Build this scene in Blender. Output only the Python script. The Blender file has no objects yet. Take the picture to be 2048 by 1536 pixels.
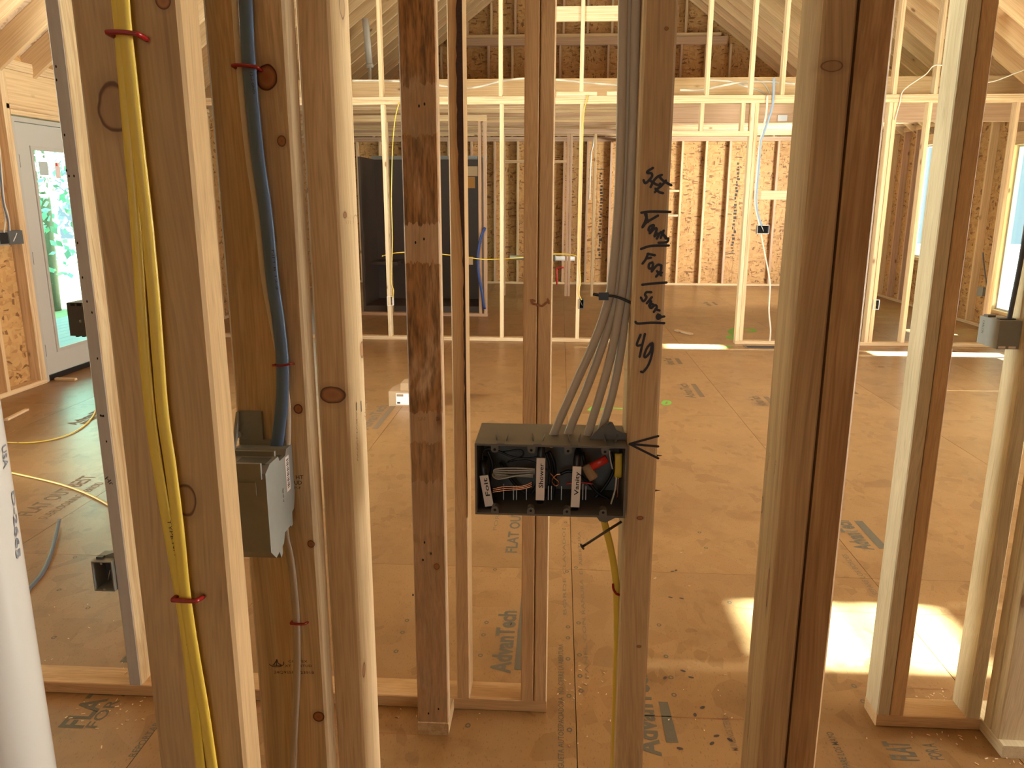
import bpy, bmesh, math, random
from mathutils import Vector, Matrix

S = bpy.context.scene
COL = S.collection
random.seed(7)

# ------------------------------------------------------------------ camera
F_PX = 1565.44
PITCH, YAW, ROLL = map(math.radians, (13.3187, 3.4319, -0.143))
EYE = Vector((0, 0, 1.5))
_fw = Vector((-math.sin(YAW) * math.cos(PITCH), math.cos(YAW) * math.cos(PITCH), -math.sin(PITCH)))
_rt = Vector((math.cos(YAW), math.sin(YAW), 0))
_dn = _fw.cross(_rt)
_c, _s = math.cos(ROLL), math.sin(ROLL)
RT = _c * _rt + _s * _dn
DN = -_s * _rt + _c * _dn
cam_d = bpy.data.cameras.new('camera')
cam = bpy.data.objects.new('camera', cam_d)
COL.objects.link(cam)
up = -DN
bk = -_fw
cam.matrix_world = Matrix(((RT.x, up.x, bk.x, EYE.x), (RT.y, up.y, bk.y, EYE.y), (RT.z, up.z, bk.z, EYE.z), (0, 0, 0, 1)))
cam_d.sensor_width = 36
cam_d.lens = F_PX / 2048 * 36
cam_d.clip_start = 0.02
cam_d.clip_end = 200
S.camera = cam

# ------------------------------------------------------------------ world, sun, daylight at the openings, added fills, exposure
SKY = 0.95
W = bpy.data.worlds.new('sky')
S.world = W
W.use_nodes = True
_b = W.node_tree.nodes['Background']
_b.inputs['Color'].default_value = (0.60, 0.90, 1.0, 1)
_b.inputs['Strength'].default_value = SKY
SUN_EL = math.radians(25)
sd = bpy.data.lights.new('sun', 'SUN')
sd.energy = 230
sd.angle = math.radians(0.9)
sd.color = (0.72, 0.90, 1.0)
sun = bpy.data.objects.new('sun', sd)
COL.objects.link(sun)
sun.location = (12, 2, 8)
sun.rotation_euler = Vector((-math.cos(SUN_EL), 0, -math.sin(SUN_EL))).to_track_quat('-Z', 'Y').to_euler()


def daylight(name, loc, direction, sx, sy, power, color=(0.90, 0.96, 1.0), spread=180):
    d = bpy.data.lights.new(name, 'AREA')
    d.shape = 'RECTANGLE'
    d.size, d.size_y = sx, sy
    d.energy = power
    d.color = color
    d.spread = math.radians(spread)
    o = bpy.data.objects.new(name, d)
    COL.objects.link(o)
    o.location = loc
    o.rotation_euler = Vector(direction).to_track_quat('-Z', 'Z').to_euler()
    return o


# skylight and light off the sunlit ground coming in at the window openings of the great room and the back rooms; the last two are added fills
daylight('daylight_right_window', (5.07, 4.6, 1.40), (-1, 0.35, 0.30), 2.9, 1.5, 210, (1.0, 0.97, 0.90), 130)
daylight('daylight_side_window', (5.07, 1.6, 1.35), (-1, 0, 0.05), 1.1, 1.5, 190, (1.0, 0.97, 0.90), 150)
daylight('daylight_left_window', (-4.23, 3.6, 1.45), (1, 0.42, 0.42), 2.5, 1.4, 340, (0.93, 1.0, 0.92), 115)
daylight('daylight_back_window', (5.07, 11.2, 1.45), (-1, 0.75, 0.1), 1.3, 1.5, 190, (1.0, 0.97, 0.90), 110)
daylight('fill_back_left', (-4.23, 12.2, 1.45), (1, 0, 0), 1.2, 1.4, 8, (1.0, 0.95, 0.86))  # added fill to brighten the back-left rooms, no window known there
daylight('fill_behind_camera', (-0.3, -2.95, 1.5), (0, 1, 0), 1.2, 1.2, 10, (1.0, 0.95, 0.86))  # added fill behind the camera for the stud fronts
S.view_settings.view_transform = 'Standard'
S.view_settings.look = 'None'
S.view_settings.gamma = 1
S.view_settings.use_curve_mapping = False
S.view_settings.exposure = 0.12
S.cycles.max_bounces = 8
S.cycles.diffuse_bounces = 4
S.cycles.glossy_bounces = 3
S.cycles.transparent_max_bounces = 8
S.cycles.sample_clamp_indirect = 6
S.cycles.use_denoising = True
S.cycles.adaptive_threshold = 0.03


# ------------------------------------------------------------------ measuring helpers (photo pixel -> point on a real plane)
def ray(x, y):
    return RT * ((x - 1024) / F_PX) + DN * ((y - 768) / F_PX) + _fw


def onY(x, y, Y):
    d = ray(x, y)
    return EYE + d * (Y / d.y)


def onX(x, y, X):
    d = ray(x, y)
    return EYE + d * (X / d.x)


def onZ(x, y, Z=0.0):
    d = ray(x, y)
    return EYE + d * ((Z - EYE.z) / d.z)


# ------------------------------------------------------------------ object helpers
def wm(o):
    m = o.matrix_basis.copy()
    if o.parent:
        m = wm(o.parent) @ o.matrix_parent_inverse @ m
    return m


def setpar(ch, p):
    if p is not None:
        ch.parent = p
        ch.matrix_parent_inverse = wm(p).inverted()


def link(name, me, mat=None, parent=None, loc=None, rot=None):
    o = bpy.data.objects.new(name, me)
    COL.objects.link(o)
    if mat is not None and me is not None and not me.materials:
        me.materials.append(mat)
    elif mat is not None and me is not None and me.materials[0] != mat:
        o.material_slots[0].link = 'OBJECT'
        o.material_slots[0].material = mat
    if loc is not None:
        o.location = loc
    if rot is not None:
        o.rotation_euler = rot
    setpar(o, parent)
    return o


def tag(o, label, cat, group=None):
    o['label'] = label
    o['category'] = cat
    if group:
        o['group'] = group
    return o


def struct(name, label=None):
    o = bpy.data.objects.new(name, None)
    COL.objects.link(o)
    o['kind'] = 'structure'
    if label:
        o['label'] = label
    return o


def empty(name, loc, label=None, cat=None, group=None):
    o = bpy.data.objects.new(name, None)
    COL.objects.link(o)
    o.location = loc
    if label:
        tag(o, label, cat, group)
    return o


def mesh(name, verts, faces):
    me = bpy.data.meshes.new(name)
    me.from_pydata([tuple(v) for v in verts], [], faces)
    me.update()
    return me


def bm_mesh(name, bm, smooth=False):
    me = bpy.data.meshes.new(name)
    bmesh.ops.recalc_face_normals(bm, faces=bm.faces)
    bm.to_mesh(me)
    bm.free()
    if smooth:
        for p in me.polygons:
            p.use_smooth = True
    return me


def add_box(bm, lo, hi):
    r = bmesh.ops.create_cube(bm, size=1.0)
    for v in r['verts']:
        v.co = Vector([(lo[i] + hi[i]) / 2 + v.co[i] * (hi[i] - lo[i]) for i in range(3)])
    return r['verts']


_stock = {}


def stock(a, b, L, e):
    """A length of lumber, local Z along the grain, with eased edges."""
    k = (round(a, 4), round(b, 4), round(L, 3), e)
    if k not in _stock:
        x, y, z = a / 2, b / 2, L / 2
        ring = [(-x + e, -y), (x - e, -y), (x, -y + e), (x, y - e), (x - e, y), (-x + e, y), (-x, y - e), (-x, -y + e)]
        vs = [(p[0], p[1], -z) for p in ring] + [(p[0], p[1], z) for p in ring]
        fs = [(i, (i + 1) % 8, 8 + (i + 1) % 8, 8 + i) for i in range(8)] + [tuple(range(7, -1, -1)), tuple(range(8, 16))]
        _stock[k] = mesh('lumber', vs, fs)
    return _stock[k]


def lumber(name, lo, hi, axis, mat, parent=None, ease=0.0025):
    d = [hi[i] - lo[i] for i in range(3)]
    c = [(hi[i] + lo[i]) / 2 for i in range(3)]
    if axis == 'Z':
        me, rot = stock(d[0], d[1], d[2], ease), (0, 0, 0)
    elif axis == 'X':
        me, rot = stock(d[2], d[1], d[0], ease), (0, math.pi / 2, 0)
    else:
        me, rot = stock(d[0], d[2], d[1], ease), (-math.pi / 2, 0, 0)
    return link(name, me, mat, parent, c, rot)


def panel(name, lo, hi, mat, parent=None):
    bm = bmesh.new()
    d = [hi[i] - lo[i] for i in range(3)]
    c = [(hi[i] + lo[i]) / 2 for i in range(3)]
    add_box(bm, [-v / 2 for v in d], [v / 2 for v in d])
    return link(name, bm_mesh(name, bm), mat, parent, c)


def smooth_path(pts, n=8):
    pts = [Vector(p) for p in pts]
    if len(pts) < 3:
        return pts
    out = []
    P = [pts[0] * 2 - pts[1]] + pts + [pts[-1] * 2 - pts[-2]]
    for i in range(1, len(P) - 2):
        p0, p1, p2, p3 = P[i - 1], P[i], P[i + 1], P[i + 2]
        for k in range(n):
            t = k / n
            out.append(0.5 * ((2 * p1) + (p2 - p0) * t + (2 * p0 - 5 * p1 + 4 * p2 - p3) * t * t + (3 * p1 - p0 - 3 * p2 + p3) * t ** 3))
    out.append(pts[-1])
    return out


def sweep(name, pts, w, t, side=(1, 0, 0), seg=10, n=8):
    """Tube with an oval section: w across `side`, t across the other way."""
    path = smooth_path(pts, n)
    vs, fs = [], []
    side = Vector(side)
    for i, p in enumerate(path):
        a = path[max(i - 1, 0)]
        b = path[min(i + 1, len(path) - 1)]
        tan = (b - a).normalized()
        u = (side - tan * side.dot(tan))
        if u.length < 1e-4:
            u = tan.orthogonal()
        u.normalize()
        v = tan.cross(u)
        for k in range(seg):
            an = 2 * math.pi * k / seg
            ca, sa = math.cos(an), math.sin(an)
            vs.append(p + u * (w / 2 * math.copysign(abs(ca) ** 0.8, ca)) + v * (t / 2 * math.copysign(abs(sa) ** 0.8, sa)))
    m = len(path)
    for i in range(m - 1):
        for k in range(seg):
            fs.append((i * seg + k, i * seg + (k + 1) % seg, (i + 1) * seg + (k + 1) % seg, (i + 1) * seg + k))
    fs.append(tuple(range(seg - 1, -1, -1)))
    fs.append(tuple((m - 1) * seg + k for k in range(seg)))
    me = mesh(name, vs, fs)
    for p in me.polygons:
        p.use_smooth = True
    return me


def ribbon_bm(bm, pts, w, nrm):
    """Flat pen stroke of width w on a plane with normal nrm."""
    pts = smooth_path(pts, 5) if len(pts) > 2 else [Vector(p) for p in pts]
    nrm = Vector(nrm)
    prev = None
    for i, p in enumerate(pts):
        a = pts[max(i - 1, 0)]
        b = pts[min(i + 1, len(pts) - 1)]
        tan = (b - a)
        if tan.length < 1e-7:
            continue
        tan.normalize()
        s = nrm.cross(tan) * (w / 2)
        q = (bm.verts.new(p + s + nrm * 1e-5 * i), bm.verts.new(p - s + nrm * 1e-5 * i))
        if prev:
            bm.faces.new((prev[0], prev[1], q[1], q[0]))
        else:
            c = bm.verts.new(p - tan * w * 0.45)
            bm.faces.new((q[0], c, q[1]))
        prev = q
    c = bm.verts.new(pts[-1] + tan * w * 0.45)
    bm.faces.new((prev[0], prev[1], c))


def strokes(name, lines, w, nrm, mat, parent):
    bm = bmesh.new()
    for ln in lines:
        ribbon_bm(bm, [Vector(p) for p in ln], w, nrm)
    me = bpy.data.meshes.new(name)
    bm.to_mesh(me)
    bm.free()
    return link(name, me, mat, parent)


_txt = {}


def text_mesh(s, bold=0.0):
    k = (s, bold)
    if k not in _txt:
        cu = bpy.data.curves.new('lettering', 'FONT')
        cu.body = s
        cu.size = 1.0
        cu.offset = bold
        cu.resolution_u = 2
        ob = bpy.data.objects.new('lettering', cu)
        COL.objects.link(ob)
        dg = bpy.context.evaluated_depsgraph_get()
        me = bpy.data.meshes.new_from_object(ob.evaluated_get(dg))
        me.name = 'lettering'
        bpy.data.objects.remove(ob)
        bpy.data.curves.remove(cu)
        xs = [v.co.x for v in me.vertices]
        _txt[k] = (me, min(xs), max(xs))
    return _txt[k]


def text_on(name, s, p0, p1, nrm, mat, parent, height=None, bold=0.0):
    """Lettering whose baseline runs from p0 to p1 on a plane with normal nrm; height = cap height in m."""
    me0, x0, x1 = text_mesh(s, bold)
    me = me0.copy()
    p0, p1, nrm = Vector(p0), Vector(p1), Vector(nrm)
    d = p1 - p0
    sx = d.length / (x1 - x0)
    sy = (height / 0.69) if height else sx
    d.normalize()
    u = nrm.cross(d)
    for v in me.vertices:
        v.co = p0 + d * ((v.co.x - x0) * sx) + u * (v.co.y * sy)
    me.materials.clear()
    return link(name, me, mat, parent)


# ------------------------------------------------------------------ materials
def new_mat(name):
    m = bpy.data.materials.new(name)
    m.use_nodes = True
    nt = m.node_tree
    return m, nt, nt.nodes['Principled BSDF']


def plain(name, col, rough=0.5, metallic=0.0, spec=None, noise=0.0, scale=40):
    m, nt, b = new_mat(name)
    b.inputs['Base Color'].default_value = (*col, 1)
    b.inputs['Roughness'].default_value = rough
    b.inputs['Metallic'].default_value = metallic
    if spec is not None:
        b.inputs['Specular IOR Level'].default_value = spec
    if noise:
        tc = nt.nodes.new('ShaderNodeTexCoord')
        nz = nt.nodes.new('ShaderNodeTexNoise')
        nz.inputs['Scale'].default_value = scale
        nz.inputs['Detail'].default_value = 4
        nt.links.new(tc.outputs['Object'], nz.inputs['Vector'])
        mx = nt.nodes.new('ShaderNodeMix')
        mx.data_type = 'RGBA'
        mx.inputs[6].default_value = (*[c * (1 - noise) for c in col], 1)
        mx.inputs[7].default_value = (*[min(1, c * (1 + noise)) for c in col], 1)
        nt.links.new(nz.outputs['Fac'], mx.inputs[0])
        nt.links.new(mx.outputs[2], b.inputs['Base Color'])
    return m


class NT:
    def __init__(s, nt):
        s.nt = nt

    def n(s, t, **kw):
        nd = s.nt.nodes.new('ShaderNode' + t)
        for k, v in kw.items():
            setattr(nd, k, v)
        return nd

    def l(s, a, b):
        s.nt.links.new(a, b)

    def math(s, op, a, b=None, clamp=False):
        m = s.n('Math', operation=op, use_clamp=clamp)
        for i, v in enumerate((a, b)):
            if v is None:
                continue
            if isinstance(v, (int, float)):
                m.inputs[i].default_value = v
            else:
                s.l(v, m.inputs[i])
        return m.outputs[0]

    def vmath(s, op, a, b=None):
        m = s.n('VectorMath', operation=op)
        for i, v in enumerate((a, b)):
            if v is None:
                continue
            if isinstance(v, (tuple, list)):
                m.inputs[i].default_value = v
            else:
                s.l(v, m.inputs[i])
        return m.outputs['Value'] if op in ('LENGTH', 'DOT_PRODUCT', 'DISTANCE') else m.outputs[0]

    def mix(s, fac, a, b, blend='MIX'):
        m = s.n('Mix', data_type='RGBA', blend_type=blend)
        for i, v in ((0, fac), (6, a), (7, b)):
            if isinstance(v, (int, float)):
                m.inputs[i].default_value = v
            elif isinstance(v, (tuple, list)):
                m.inputs[i].default_value = (*v, 1)
            else:
                s.l(v, m.inputs[i])
        return m.outputs[2]

    def ramp(s, fac, stops):
        r = s.n('ValToRGB')
        e = r.color_ramp.elements
        while len(e) > 1:
            e.remove(e[-1])
        for i, (p, c) in enumerate(stops):
            el = e[0] if i == 0 else e.new(p)
            el.position = p
            el.color = (*c, 1) if isinstance(c, (tuple, list)) else (c, c, c, 1)
        s.l(fac, r.inputs[0])
        return r.outputs[0]

    def noise(s, vec, scale, detail=3, rough=0.55, dist=0.0):
        n = s.n('TexNoise')
        n.inputs['Scale'].default_value = scale
        n.inputs['Detail'].default_value = detail
        n.inputs['Roughness'].default_value = rough
        n.inputs['Distortion'].default_value = dist
        s.l(vec, n.inputs['Vector'])
        return n.outputs['Fac']


def wood(name, light=(0.68, 0.50, 0.30), dark=(0.50, 0.32, 0.165), knots=(), grain=1.0, streak=0.0, streak_col=(0.10, 0.075, 0.05),
         knot_rate=0.62, rough=0.62, stain=None, near=False, weather=None):
    m, nt, b = new_mat(name)
    N = NT(nt)
    tc = N.n('TexCoord').outputs['Object']
    info = N.n('ObjectInfo').outputs['Random']
    off = N.n('CombineXYZ')
    N.l(N.math('MULTIPLY', info, 17.3), off.inputs[0])
    N.l(N.math('MULTIPLY', info, 41.7), off.inputs[1])
    N.l(N.math('MULTIPLY', info, 93.1), off.inputs[2])
    v = N.vmath('ADD', tc, off.outputs[0])
    # warp so grain drifts along the board
    vw = v
    if near:
        wn = N.n('TexNoise')
        wn.inputs['Scale'].default_value = 2.2
        wn.inputs['Detail'].default_value = 0
        N.l(v, wn.inputs['Vector'])
        wv = N.vmath('MULTIPLY', N.vmath('SUBTRACT', wn.outputs['Color'], (0.5, 0.5, 0.5)), (0.05, 0.05, 0.0))
        vw = N.vmath('ADD', v, wv)
    g1 = N.noise(N.vmath('MULTIPLY', vw, (80, 80, 1.9)), 1.0, 2 if near else 1, 0.6, 0.0)
    f = g1
    if near:
        g2 = N.noise(N.vmath('MULTIPLY', vw, (26, 26, 0.9)), 1.0, 1, 0.5, 0.0)
        fib = N.noise(N.vmath('MULTIPLY', vw, (520, 520, 14)), 1.0, 0, 0.6)
        f = N.math('ADD', N.math('MULTIPLY', g1, 0.55), N.math('MULTIPLY', g2, 0.45))
    fac = N.ramp(f, [(0.36, 0.0), (0.47, 0.16 * grain), (0.52, 0.62 * grain), (0.57, 0.38 * grain), (0.66, 1.0 * grain)])
    col = N.mix(fac, light, dark)
    if near:
        col = N.mix(0.30, col, N.ramp(fib, [(0.3, 0.55), (0.7, 1.0)]), 'MULTIPLY')
        pore = N.noise(N.vmath('MULTIPLY', vw, (230, 230, 4.5)), 1.0, 1, 0.5)
        col = N.mix(N.math('MULTIPLY', N.ramp(pore, [(0.60, 0.0), (0.70, 1.0)]), 0.35), col, tuple(x * 0.62 for x in dark))
        blot = N.noise(N.vmath('MULTIPLY', v, (6, 6, 2.2)), 1.0, 2, 0.6)
        col = N.mix(1.0, col, N.ramp(blot, [(0.32, (0.86, 0.84, 0.80)), (0.68, (1.08, 1.07, 1.05))]), 'MULTIPLY')
    # whole-board tone
    tone = N.ramp(info, [(0.0, (0.86, 0.84, 0.82)), (0.35, (1.0, 1.0, 1.0)), (0.7, (0.98, 0.93, 0.90)), (1.0, (1.06, 1.05, 1.02))])
    col = N.mix(1.0, col, tone, 'MULTIPLY')
    if streak:
        sn = N.noise(N.vmath('MULTIPLY', vw, (30, 30, 0.55)), 1.0, 2, 0.6, 0.5)
        col = N.mix(N.math('MULTIPLY', N.ramp(sn, [(0.42, 0.0), (0.62, 1.0)]), streak), col, streak_col)
    # scattered small knots
    vo = N.n('TexVoronoi', voronoi_dimensions='3D')
    vo.inputs['Scale'].default_value = 1.0
    N.l(N.vmath('MULTIPLY', v, (7.5, 7.5, 3.4)), vo.inputs['Vector'])
    sep = N.n('SeparateColor')
    N.l(vo.outputs['Color'], sep.inputs[0])
    gate = N.math('GREATER_THAN', sep.outputs[0], knot_rate)
    kd = vo.outputs['Distance']
    kf = N.math('MULTIPLY', N.ramp(kd, [(0.06, 1.0), (0.085, 0.85), (0.10, 0.35), (0.17, 0.0)]), gate)
    col = N.mix(N.math('MULTIPLY', kf, 0.85), col, (0.20, 0.085, 0.035))
    for (c, r, tone_k) in knots:
        dv = N.vmath('DIVIDE', N.vmath('SUBTRACT', tc, tuple(c)), tuple(r))
        dl = N.math('ADD', N.vmath('LENGTH', dv), N.math('MULTIPLY', N.math('SUBTRACT', N.noise(tc, 60, 1), 0.5), 0.35))
        dl = N.math('MULTIPLY', dl, 0.5)
        halo = N.ramp(dl, [(0.47, 1.0), (0.9, 0.0)])
        col = N.mix(N.math('MULTIPLY', halo, 0.45), col, tuple(x * 0.6 for x in dark))
        ringk = N.ramp(dl, [(0.0, (0.30, 0.11, 0.04)), (0.30, (0.36, 0.15, 0.055)), (0.42, (0.22, 0.075, 0.025)), (0.465, (0.06, 0.015, 0.008)), (0.5, (0.07, 0.02, 0.01))])
        inner = 0.22 if tone_k < 0.8 else 1.0
        col = N.mix(N.math('MULTIPLY', N.ramp(dl, [(0.0, inner), (0.40, inner), (0.455, 1.0), (0.5, 1.0), (0.53, 0.0)]), tone_k), col, ringk)
    if stain:
        s1 = N.noise(N.vmath('MULTIPLY', v, (7, 7, 3.6)), 1.0, 4, 0.62, 0.8)
        s2 = N.noise(N.vmath('MULTIPLY', v, (75, 75, 9)), 1.0, 3, 0.7)
        sf = N.ramp(N.math('ADD', N.math('MULTIPLY', s1, 0.72), N.math('MULTIPLY', s2, 0.28)), [(0.37, 0.0), (0.44, 0.7), (0.52, 0.88), (0.62, 1.0)])
        sx = N.n('SeparateXYZ')
        N.l(tc, sx.inputs[0])
        face = N.math('LESS_THAN', sx.outputs[1], -0.0155)
        # clean bands where blocking used to sit
        zz = N.math('ADD', sx.outputs[2], N.math('MULTIPLY', N.math('SUBTRACT', s2, 0.5), 0.06))
        for z0, z1, k_ in ((0.43, 0.545, 0.6), (0.125, 0.222, 0.9), (-0.34, -0.26, 0.6), (-0.60, -0.45, 0.6)):
            band = N.math('MULTIPLY', N.math('GREATER_THAN', zz, z0), N.math('LESS_THAN', zz, z1))
            sf = N.math('MULTIPLY', sf, N.math('SUBTRACT', 1.0, N.math('MULTIPLY', band, k_)))
        low = N.ramp(N.math('ADD', N.math('MULTIPLY', sx.outputs[2], 0.4), 0.5), [(0.22, 0.35), (0.42, 1.0)])
        sf = N.math('MULTIPLY', N.math('MULTIPLY', sf, low), face)
        col = N.mix(N.math('MULTIPLY', sf, 0.95), col, N.mix(N.ramp(s2, [(0.38, 0.0), (0.62, 1.0)]), tuple(min(1, x * 1.5) for x in stain), tuple(x * 0.42 for x in stain)))
    if weather:
        sx = N.n('SeparateXYZ')
        N.l(tc, sx.inputs[0])
        wf_ = N.math('MULTIPLY', N.math('LESS_THAN', sx.outputs[1], weather[1]), N.ramp(f, [(0.3, 0.95), (0.75, 0.6)]))
        col = N.mix(wf_, col, weather[0])
    N.l(col, b.inputs['Base Color'])
    b.inputs['Roughness'].default_value = rough
    b.inputs['Specular IOR Level'].default_value = 0.3
    return m


def osb(name, cols=((0.47, 0.255, 0.092), (0.58, 0.345, 0.142), (0.35, 0.17, 0.056), (0.12, 0.045, 0.015)), size=1.0, soft=0.0, rough=0.6, flat=None, scuff=False):
    m, nt, b = new_mat(name)
    N = NT(nt)
    tc = N.n('TexCoord').outputs['Object']
    info = N.n('ObjectInfo').outputs['Random']
    off = N.n('CombineXYZ')
    for i, k in enumerate((31.3, 57.7, 11.1)):
        N.l(N.math('MULTIPLY', info, k), off.inputs[i])
    v = N.vmath('ADD', tc, off.outputs[0])
    wn = N.n('TexNoise')
    wn.inputs['Scale'].default_value = 9 * size
    wn.inputs['Detail'].default_value = 0
    N.l(v, wn.inputs['Vector'])
    v = N.vmath('ADD', v, N.vmath('MULTIPLY', N.vmath('SUBTRACT', wn.outputs['Color'], (0.5, 0.5, 0.5)), (0.06, 0.06, 0.06)))
    fl = []
    for sc in ((14, 14, 52), (55, 30, 16)):
        vo = N.n('TexVoronoi', voronoi_dimensions='3D')
        vo.inputs['Scale'].default_value = size
        N.l(N.vmath('MULTIPLY', v, sc), vo.inputs['Vector'])
        sp = N.n('SeparateColor')
        N.l(vo.outputs['Color'], sp.inputs[0])
        fl.append(sp.outputs)
    sel = N.math('GREATER_THAN', fl[0][1], 0.5)
    k1 = N.mix(sel, fl[0][0], fl[1][0])
    k = k1
    a, bb, c, d = cols
    col = N.ramp(k, [(0.0, bb), (0.3, a), (0.55, bb), (0.74, c), (0.88, a), (0.93, d), (1.0, d)])
    if soft:
        col = N.mix(soft, col, flat or a)
    big = N.noise(v, 1.7, 1)
    col = N.mix(1.0, col, N.ramp(big, [(0.3, (0.88, 0.86, 0.84)), (0.7, (1.08, 1.07, 1.05))]), 'MULTIPLY')
    if scuff:
        sm = N.noise(N.vmath('MULTIPLY', tc, (3.0, 3.0, 3.0)), 1.0, 4, 0.7)
        col = N.mix(1.0, col, N.ramp(sm, [(0.30, (0.74, 0.70, 0.64)), (0.46, (0.98, 0.97, 0.95)), (0.6, (1.0, 1.0, 1.0)), (0.75, (1.12, 1.12, 1.12))]), 'MULTIPLY')
        sp = N.noise(N.vmath('MULTIPLY', tc, (190, 70, 70)), 1.0, 2, 0.6)
        col = N.mix(N.math('MULTIPLY', N.ramp(sp, [(0.60, 0.0), (0.70, 1.0)]), 0.5), col, (0.12, 0.05, 0.018))
    N.l(col, b.inputs['Base Color'])
    b.inputs['Roughness'].default_value = rough
    b.inputs['Specular IOR Level'].default_value = 0.35
    return m


def glass_mat():
    m, nt, b = new_mat('window_glass')
    nt.nodes.remove(b)
    N = NT(nt)
    tr = N.n('BsdfTransparent')
    tr.inputs[0].default_value = (0.93, 0.98, 0.97, 1)
    gl = N.n('BsdfGlossy')
    gl.inputs['Roughness'].default_value = 0.02
    mx = N.n('MixShader')
    mx.inputs[0].default_value = 0.06
    N.l(tr.outputs[0], mx.inputs[1])
    N.l(gl.outputs[0], mx.inputs[2])
    N.l(mx.outputs[0], nt.nodes['Material Output'].inputs[0])
    return m


M = {}
M['stud'] = wood('framing_lumber')
M['near'] = wood('near_stud_lumber', light=(0.62, 0.41, 0.215), dark=(0.50, 0.31, 0.145), grain=0.8, knot_rate=0.9, near=True)
M['pale'] = wood('pale_spruce', light=(0.70, 0.54, 0.34), dark=(0.56, 0.38, 0.20), grain=0.8, knot_rate=0.45)
M['rafter'] = wood('rafter_lumber', light=(0.70, 0.50, 0.28), dark=(0.54, 0.34, 0.17), grain=0.7)
M['pink'] = wood('aged_pink_lumber', light=(0.56, 0.37, 0.24), dark=(0.42, 0.25, 0.15), grain=0.7)
M['osb'] = osb('wall_sheathing', soft=0.25, flat=(0.47, 0.255, 0.092))
M['roofdeck'] = osb('roof_sheathing', size=0.9, cols=((0.60, 0.42, 0.27), (0.68, 0.51, 0.35), (0.50, 0.33, 0.20), (0.35, 0.2, 0.1)))
M['floor'] = osb('subfloor_panel', size=0.55, scuff=True, soft=0.70, flat=(0.29, 0.158, 0.060), rough=0.36,
                 cols=((0.28, 0.15, 0.06), (0.36, 0.205, 0.09), (0.22, 0.10, 0.036), (0.12, 0.05, 0.016)))
M['dark'] = plain('dark_gap', (0.03, 0.02, 0.012), 0.9)
M['ink'] = plain('black_marker', (0.012, 0.008, 0.010), 0.55)
M['print'] = plain('grey_floor_print', (0.105, 0.085, 0.052), 0.75, noise=0.4, scale=300)
M['print_faint'] = plain('faint_floor_print', (0.175, 0.115, 0.062), 0.75, noise=0.4, scale=300)
M['stamp'] = plain('grade_stamp_ink', (0.05, 0.032, 0.02), 0.7)
M['stamp_faint'] = plain('faint_stamp_ink', (0.24, 0.15, 0.075), 0.7)
M['gang_pl'] = plain('switch_box_plastic', (0.115, 0.105, 0.088), 0.5, noise=0.10, scale=60)
M['bluegrey'] = plain('blue_grey_jacket', (0.22, 0.29, 0.38), 0.45)
M['grey_pl'] = plain('grey_box_plastic', (0.235, 0.235, 0.215), 0.45, noise=0.10, scale=60)
M['dark_pl'] = plain('dark_box_plastic', (0.085, 0.085, 0.08), 0.5)
M['white_pl'] = plain('white_pvc', (0.55, 0.51, 0.455), 0.22)
M['yellow'] = plain('yellow_cable_jacket', (0.66, 0.45, 0.055), 0.38)
M['white_c'] = plain('white_cable_jacket', (0.62, 0.55, 0.44), 0.42)
M['grey_c'] = plain('grey_cable_jacket', (0.44, 0.37, 0.28), 0.45)
M['blue'] = plain('blue_cable_jacket', (0.10, 0.17, 0.30), 0.35)
M['slate'] = plain('slate_cable_jacket', (0.075, 0.085, 0.11), 0.4)
M['blue_line'] = plain('blue_hose', (0.02, 0.05, 0.22), 0.4)
M['black'] = plain('black_plastic', (0.010, 0.010, 0.012), 0.4)
M['red'] = plain('red_staple_plastic', (0.26, 0.008, 0.008), 0.22)
M['redwire'] = plain('red_wire', (0.55, 0.03, 0.02), 0.35)
M['copper'] = plain('copper_wire', (0.72, 0.33, 0.18), 0.25, 1.0)
M['steel'] = plain('nail_steel', (0.42, 0.40, 0.37), 0.35, 1.0)
M['dnail'] = plain('dull_nail', (0.10, 0.075, 0.055), 0.5, 0.6)
M['label'] = plain('white_label', (0.78, 0.70, 0.66), 0.6)
M['door'] = plain('door_paint', (0.46, 0.43, 0.38), 0.5)
M['doorframe'] = plain('door_primer', (0.44, 0.40, 0.35), 0.55, noise=0.08, scale=12)
M['card'] = plain('cardboard', (0.36, 0.23, 0.12), 0.8, noise=0.08)
M['orange'] = plain('orange_sticker', (0.62, 0.27, 0.04), 0.6)
M['stall'] = plain('dark_shower_plastic', (0.070, 0.048, 0.036), 0.6)
M['green'] = plain('green_marking_paint', (0.16, 0.40, 0.05), 0.7)
M['glass'] = glass_mat()
M['leaf'] = plain('tree_leaf', (0.34, 0.62, 0.46), 0.6, noise=0.45, scale=3)
M['bark'] = plain('tree_bark', (0.20, 0.16, 0.12), 0.9, noise=0.3)
M['deck'] = plain('porch_board', (0.50, 0.52, 0.55), 0.7, noise=0.1)
M['ground'] = plain('leafy_ground', (0.30, 0.34, 0.18), 0.9, noise=0.4, scale=5)
M['barkedge'] = plain('bark_on_wane', (0.045, 0.018, 0.010), 0.9, noise=0.6, scale=150)
M['chip'] = plain('fresh_wood_chip', (0.74, 0.52, 0.30), 0.7)
M['rust_shadow_brown'] = plain('rust_drip', (0.26, 0.10, 0.03), 0.6)
M['gauge'] = plain('tie_plate', (0.50, 0.50, 0.50), 0.4, 0.9)
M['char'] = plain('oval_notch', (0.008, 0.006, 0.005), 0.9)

# ------------------------------------------------------------------ the house shell
XL, XR, YB, YN = -4.24, 5.08, 14.2, -3.0
RX, RZ = 0.42, 5.93
PL = 0.0381
PW = 0.0889


def slope_z(x):
    return RZ - 0.75 * abs(x - RX)


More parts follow.
